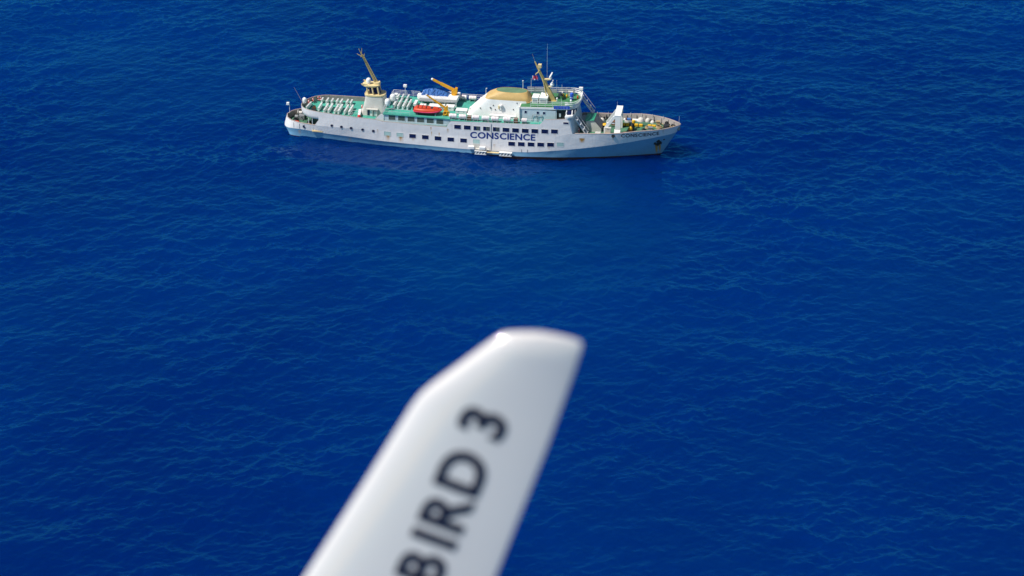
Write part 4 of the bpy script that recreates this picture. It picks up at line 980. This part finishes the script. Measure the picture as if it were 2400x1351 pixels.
# life rings
def ring(x, y, z, lab, ax='y'):
    t = thing('life_ring', lab, 'life ring', (x, y, z), 'red and white life rings')
    MB().torus((x, y, z), .28, .085, ax, 18, 7).build('ring', 'red', t, True)
    b = MB()
    for k in range(4):
        a = math.pi / 4 + k * math.pi / 2; p = {'y': (.28 * math.cos(a), 0, .28 * math.sin(a)), 'x': (0, .28 * math.cos(a), .28 * math.sin(a))}[ax]; b.sphere((x + p[0], y + p[1], z + p[2]), .105, 8)
    b.build('band', 'shell', t)
ring(-28.9, 3.0, 4.75, 'red life ring on the far bulwark of the aft deck near the benches', 'y')
ring(-30.3, 1.2, 4.75, 'red life ring inside the rounded stern bulwark', 'x')
ring(-29.8, 2.2, 4.75, 'red life ring at the far stern corner of the aft deck', 'x')
ring(-20.75, .2, 4.9, 'red life ring on the aft face of the mast tower', 'x')
ring(16.95, -3.05, 4.6, 'red life ring on the front bulkhead below the bridge', 'x')
t = thing('rolled_ladder', 'white and red bundle leaning at the foot of the mast tower', 'bundle', (-20.7, -1.9, POOPZ))
MB().beam((-20.85, -.9, 4.7), (-20.55, -2.9, 4.5), .4, .4).build('bundle', 'shell', t); MB().sphere((-20.5, -3.1, 4.45), .3).build('red_end', 'red', t)
t = thing('hatch', 'dark hatch between the white benches on the aft deck', 'hatch', (-28.8, -1.5, POOPZ))
MB().box(-29.2, -28.4, -1.9, -1.0, POOPZ, POOPZ + .35).build('coaming', 'dark', t); MB().prism([(-29.2, 4.55), (-28.4, 4.55), (-28.6, 5.1), (-28.7, 5.1)], 'y', -1.1, -1.0).build('open_lid', 'brown', t)
# foredeck clutter
t = thing('fender', 'black tyre fender on the foredeck beside the yellow edge pieces', 'fender', (25.55, -.75, 4.2))
MB().torus((25.55, -.75, 4.85), .45, .22, 'x', 18, 8).build('tyre', 'rubber', t, True); MB().lathe([(.3, -.05), (.3, .05)], (25.55, -.75, 4.85), 12, 'x').build('hub', 'dark', t)
t = thing('mooring_buoy', 'orange buoy with red lower half standing by the tyre fender', 'buoy', (25.35, -1.35, 4.2))
MB().lathe([(.2, 4.2), (.34, 4.35), (.36, 4.6)], (25.35, -1.35, 0), 14).build('lower_half', 'red', t, True); MB().lathe([(.36, 4.6), (.34, 4.9), (.2, 5.1), (.05, 5.15)], (25.35, -1.35, 0), 14).build('upper_half', 'yellow', t, True)
tag(MB().lathe([(.2, 0), (.28, .1), (.28, .5), (.12, .6)], (25.7, .0, 5.2), 10).build('canister', 'yellow'), 'yellow canister behind the tyre fender on the foredeck', 'canister')
for x, y, r, lab in ((20.0, 2.75, .55, 'round cream canvas bundle by the far bulwark behind the companionway'), (26.6, 2.6, .62, 'largest cream canvas bundle behind the yellow edge pieces'), (27.75, 3.0, .45, 'pale canvas bundle forward of the largest one on the foredeck'), (28.6, 2.2, .38, 'smallest canvas bundle near the end of the yellow pieces')):
    z = fore_z(x); b = MB(); rings = []
    for k in range(8):
        a = math.pi * k / 14; rings.append([(x + (r * math.cos(a) + .02) * math.cos(q) * (1 + rnd.uniform(-.09, .09)), y + (r * math.cos(a) + .02) * math.sin(q) * (1 + rnd.uniform(-.09, .09)), z + r * 1.5 * math.sin(a)) for q in [2 * math.pi * i / 14 for i in range(14)]])
    tag(b.loft(rings, True, True, True).build('canvas_bundle', 'canvas', None, True), lab, 'canvas bundle', 'canvas bundles on the foredeck')
t = thing('yellow_ventilator', 'yellow mushroom ventilator beside the companionway', 'ventilator', (20.8, .5, 3.9))
MB().lathe([(.16, 3.88), (.16, 4.3)], (20.8, .5, 0), 10).build('pipe', 'dark', t); MB().lathe([(.4, 4.3), (.45, 4.42), (.3, 4.6), (.05, 4.65)], (20.8, .5, 0), 14).build('cap', 'yellow', t, True)
def coil(x, y, z, r, lab, mat='tan'):
    b = MB()
    for k in range(4): b.torus((x, y, z + .06 + .1 * k), r * (1 - .08 * k), .06, 'z', 16, 5)
    tag(b.build('rope_coil', mat), lab, 'rope', 'rope coils on deck')
for x, y, w, d, h, c, lab in ((28.6, -.5, .7, .5, .4, 'steel', 'grey steel box in the middle of the foredeck'), (24.6, -2.6, .5, .4, .3, 'brown', 'low brown box on the foredeck just forward of the gantry'), (27.0, -2.4, .8, .35, .25, 'canvas', 'flat canvas covered box near the bow lettering'),
        (29.6, 1.9, .6, .5, .5, 'tan', 'tan box by the far side of the forward foredeck'), (32.2, 1.0, .5, .4, .35, 'dark', 'dark box tucked under the far bow bulwark'), (22.2, 1.6, .8, .6, .6, 'brown', 'brown box behind the gantry'), (19.3, 3.6, .7, .5, .5, 'steel', 'grey box at the far bulwark behind the companionway')):
    z = fore_z(x); locker(x - w / 2, x + w / 2, y - d / 2, y + d / 2, z, z + h + .1, lab, c, 'box')
coil(29.9, .3, fore_z(30), .5, 'tan rope coil behind the windlass')
coil(31.9, -.1, fore_z(32), .35, 'tan rope coil just inside the bow bulwark')
coil(27.6, -1.2, fore_z(27.6), .4, 'dark rope coil at the middle of the foredeck', 'dark')
coil(22.3, 2.6, fore_z(22), .5, 'dark rope coil at the far bulwark behind the gantry', 'dark')
coil(28.0, .1, fore_z(28), .35, 'small tan rope coil beside the yellow edge pieces')
coil(30.9, -1.6, fore_z(31), .3, 'small dark rope coil beside the near bow bulwark', 'dark')
coil(-32.3, -.4, 1.8, .45, 'dark rope coil on the low stern deck', 'dark')
coil(-30.8, 2.0, 1.8, .45, 'tan rope coil on the far side of the low stern deck')
coil(-29.7, -1.3, 1.8, .4, 'dark rope coil under the overhanging aft deck', 'dark')
b = MB().path([(29.6, -1.2, 4.72), (30.6, .4, 4.75), (31.9, .9, 4.8), (33.0, .4, 4.95)], .07, 6); b.path([(30.2, 2.0, 4.7), (31.2, .3, 4.8), (32.4, -.7, 4.9)], .06, 6)
tag(b.build('mooring_rope', 'tan'), 'tan mooring ropes running from the windlass to the bow', 'rope')
tag(MB().lathe([(.16, -.4), (.24, -.3), (.26, 0), (.24, .3), (.16, .4)], (-29.35, -3.0, 2.25), 12, 'x').build('buoy', 'yellow', None, True), 'yellow buoy at the near stern bulwark', 'buoy')
tag(MB().lathe([(.16, -.4), (.22, -.3), (.24, 0), (.22, .3), (.16, .4)], (-31.6, -2.3, 2.35), 12, 'x').build('buoy', 'orange', None, True), 'orange red buoy on the low stern deck by the bulwark', 'buoy')
t = thing('deck_reel', 'beige hose reel at the far side of the low stern deck', 'reel', (-31.6, 2.0, 1.8))
MB().lathe([(.5, -.4), (.5, -.32), (.3, -.3), (.3, .3), (.5, .32), (.5, .4)], (-32.0, 1.6, 2.45), 14, 'x').build('drum', 'canvas', t); MB().box(-32.4, -31.6, 1.3, 1.9, 1.8, 2.0).build('stand', 'steel', t)
t = thing('deck_machine', 'blue and white deck machine behind the gantry', 'machine', (24.6, 2.2, 4.65))
MB().rbox(24.0, 25.3, 1.5, 2.0, 4.62, 4.95, .04).build('bed', 'shell', t); MB().lathe([(.25, -.35), (.25, .35)], (24.7, 1.75, 5.15), 12, 'x').build('drum', 'blue_tarp', t); MB().box(24.1, 24.35, 1.6, 1.9, 4.95, 5.35).box(25.0, 25.25, 1.6, 1.9, 4.95, 5.3).build('motor', 'brown', t)
# boarding platform floating alongside
bp_ = thing('boarding_platform', 'white floating boarding platform with slanted bars at the hull waterline', 'platform', (3.0, -5.9, .3))
def pontoon(x0, x1):
    y0, y1 = -5.88, -5.3; zt = .80
    p = MB().rbox(x0, x1, y0 + .1, y1, .2, zt - .06, .04).build('pontoon', 'steel', bp_)
    MB().rbox(x0 - .04, x1 + .04, y0, y1, zt - .055, zt, .02).build('deck_plate', 'shell', p)
    b = MB(); n = 4; w = (x1 - x0) / n
    for k in range(n): xa = x0 + k * w; b.add([(xa, y0 + .06, .25), (xa + w * .42, y0 + .06, .25), (xa + w * 1.0, y0 + .06, zt - .06), (xa + w * .58, y0 + .06, zt - .06), (xa, y0 + .1, .25), (xa + w * .42, y0 + .1, .25), (xa + w * 1.0, y0 + .1, zt - .06), (xa + w * .58, y0 + .1, zt - .06)], [(0, 1, 2, 3), (4, 7, 6, 5), (0, 4, 5, 1), (1, 5, 6, 2), (2, 6, 7, 3), (3, 7, 4, 0)])
    b.box(x0, x1, y0 + .05, y0 + .09, .16, .25); b.build('slanted_bars', 'shell', p)
pontoon(-.2, 1.75); pontoon(3.95, 6.05)
b = MB()
for k in range(7): b.box(1.78 + k * .305, 1.78 + (k + 1) * .305 - .02, -5.82, -5.35, .55, .66)
b.build('gangway_boards', 'buff_pale', bp_)
for x0, x1 in ((-1.35, -.3), (.55, 1.6)): MB().rbox(x0, x1, -5.75, -5.25, 1.05, 1.5, .06).build('fender_block', 'shell', bp_)
MB().box(-.35, 2.2, -5.7, -5.25, 1.0, 1.08).build('upper_step', 'cream', bp_)

# ------------------------------------------------------------------ aircraft winglet, close to the camera
O = Vector((66.85117691 + 0, -357.65872759, 153.31922734))
e1 = rv; c14 = R(14); e2 = Vector((0, 0, 1)) * math.cos(c14) + hv * math.sin(c14); e3 = e1.cross(e2)
wing = thing('aircraft_winglet', 'blurred white aircraft wing tip with dark lettering in the foreground', 'aircraft wing', O)
mm = Matrix((e1, e2, e3)).transposed().to_4x4(); mm.translation = O; wing.matrix_world = mm
LEAD = [(-.81, -.9), (-.4505, -.32), (-.3041, -.0843), (-.19, .105), (-.1655, .138), (-.135, .164), (-.11, .1825), (-.03, .243), (.0005, .2655), (.028, .283), (.0505, .2905)]
TIP = [(.0505, .2905), (.085, .2950), (.1204, .2938), (.160, .287), (.200, .2770), (.216, .2700), (.2225, .259)]
TRAIL = [(-.2, -.9), (.0198, -.32), (.1414, 0), (.205, .185), (.2187, .229), (.2226, .247), (.2225, .259)]
def inset_poly(P, d):
    P = np.array(P, float); q = np.array([0.02, -.1]); o_ = []
    for i in range(len(P)):
        t_ = P[min(i + 1, len(P) - 1)] - P[max(i - 1, 0)]; n_ = np.array([-t_[1], t_[0]]) / np.hypot(*t_)
        if np.dot(n_, q - P[i]) < 0: n_ = -n_
        o_.append(tuple(P[i] + n_ * d))
    return o_
LEAD = inset_poly(LEAD, .004); TIP = inset_poly(TIP, .012); TRAIL = inset_poly(TRAIL, .008)
j_ = tuple((np.array(LEAD[-1]) + np.array(TIP[0])) / 2); LEAD[-1] = TIP[0] = j_
j_ = tuple((np.array(TRAIL[-1]) + np.array(TIP[-1])) / 2); TRAIL[-1] = TIP[-1] = j_
def poly_at(P, t):
    P = np.array(P); d = np.concatenate([[0], np.cumsum(np.hypot(*np.diff(P, axis=0).T))]); d /= d[-1]
    return np.array([np.interp(t, d, P[:, 0]), np.interp(t, d, P[:, 1])])
ns_, nt_ = 40, 90
ss = .5 - .5 * np.cos(np.pi * np.arange(ns_ + 1) / ns_); ts = np.sin(np.pi / 2 * np.arange(nt_ + 1) / nt_) ** 1.0
def coons(s, t):
    L, T, Rr = poly_at(LEAD, t), poly_at(TIP, s), poly_at(TRAIL, t); B = np.array(LEAD[0]) * (1 - s) + np.array(TRAIL[0]) * s
    c00, c10, c01, c11 = np.array(LEAD[0]), np.array(TRAIL[0]), np.array(TIP[0]), np.array(TIP[-1])
    return (1 - s) * L + s * Rr + (1 - t) * B + t * T - ((1 - s) * (1 - t) * c00 + s * (1 - t) * c10 + (1 - s) * t * c01 + s * t * c11)
def thick(s, t):
    th = 5 * .10 * (.2969 * math.sqrt(s) - .126 * s - .3516 * s * s + .2843 * s ** 3 - .1015 * s ** 4) * .43 + .0016 * math.sqrt(max(0, 1 - s))
    th += .0022 * math.sqrt(max(0, s * (1 - s)) * 4)
    k = max(0, (t - .94) / .06); return th * math.sqrt(max(0, 1 - k * k))
V = []; F = []
for side in (1, -1):
    for t in ts:
        for s in ss:
            p = coons(s, t); V.append((p[0], p[1], side * thick(s, t)))
nn = ns_ + 1
for sd_ in (0, 1):
    o_ = sd_ * nn * (nt_ + 1)
    for j in range(nt_):
        for i in range(ns_):
            a = o_ + j * nn + i; F.append((a, a + 1, a + 1 + nn, a + nn) if sd_ == 0 else (a, a + nn, a + 1 + nn, a + 1))
me = bpy.data.meshes.new('winglet_skin'); me.from_pydata(V, [], F)
bm = bmesh.new(); bm.from_mesh(me); bmesh.ops.remove_doubles(bm, verts=bm.verts, dist=1e-5); bmesh.ops.recalc_face_normals(bm, faces=bm.faces)
tree = BVHTree.FromBMesh(bm); bm.to_mesh(me); bm.free()
me.polygons.foreach_set('use_smooth', [True] * len(me.polygons)); me.materials.append(M['winglet'])
sk = bpy.data.objects.new('winglet_skin', me); COL.objects.link(sk); sk.parent = wing
td = Vector((.300, .730, 0)).normalized(); tdn = Vector((td.y, -td.x, 0))       # writing runs up the winglet; letter tops point to its leading edge
def letter_place(u, v, lift=0.0):
    p = Vector((-.0735, -.063, 0)) + td * u - tdn * (v - .055)
    hit = tree.ray_cast(Vector((p.x, p.y, 1)), Vector((0, 0, -1)))
    z = hit[0].z if hit[0] else .02
    return (p.x, p.y, z + .0012 + lift)
def wing_letter(ch, uc, cap=.112):
    vs, fs, w = glyph(ch, 1.0, .024, 8, .96); capn = .735
    k = cap / capn
    bm = bmesh.new(); bv = [bm.verts.new((x * k - w * k / 2, y * k, 0)) for x, y in vs]; bm.verts.index_update()
    for f in fs:
        try: bm.faces.new([bv[i] for i in f])
        except ValueError: pass
    bmesh.ops.subdivide_edges(bm, edges=[e for e in bm.edges if e.calc_length() > .02], cuts=2, use_grid_fill=True)
    bmesh.ops.triangulate(bm, faces=bm.faces[:]); bm.verts.index_update()
    base = [(v.co.x, v.co.y) for v in bm.verts]; tri = [tuple(v.index for v in f.verts) for f in bm.faces]; bm.free()
    mb = MB()          # several coats of paint, each a little off the last, thicken the strokes
    for n_, (dx, dy) in enumerate(((0, 0), (.0022, .0012), (-.0022, -.0012), (.0012, -.0022), (-.0012, .0022))):
        mb.add([letter_place(uc + x + dx, y + dy, n_ * .00015) for x, y in base], tri)
    me = bpy.data.meshes.new('letter'); me.from_pydata(mb.v, [], mb.f); me.materials.append(M['ink'])
    o = bpy.data.objects.new('letter', me); COL.objects.link(o); o.parent = wing
for ch, uc in (('B', -.245), ('I', -.168), ('R', -.092), ('D', 0.012), ('3', .141)): wing_letter(ch, uc)
bpy.context.view_layer.update()
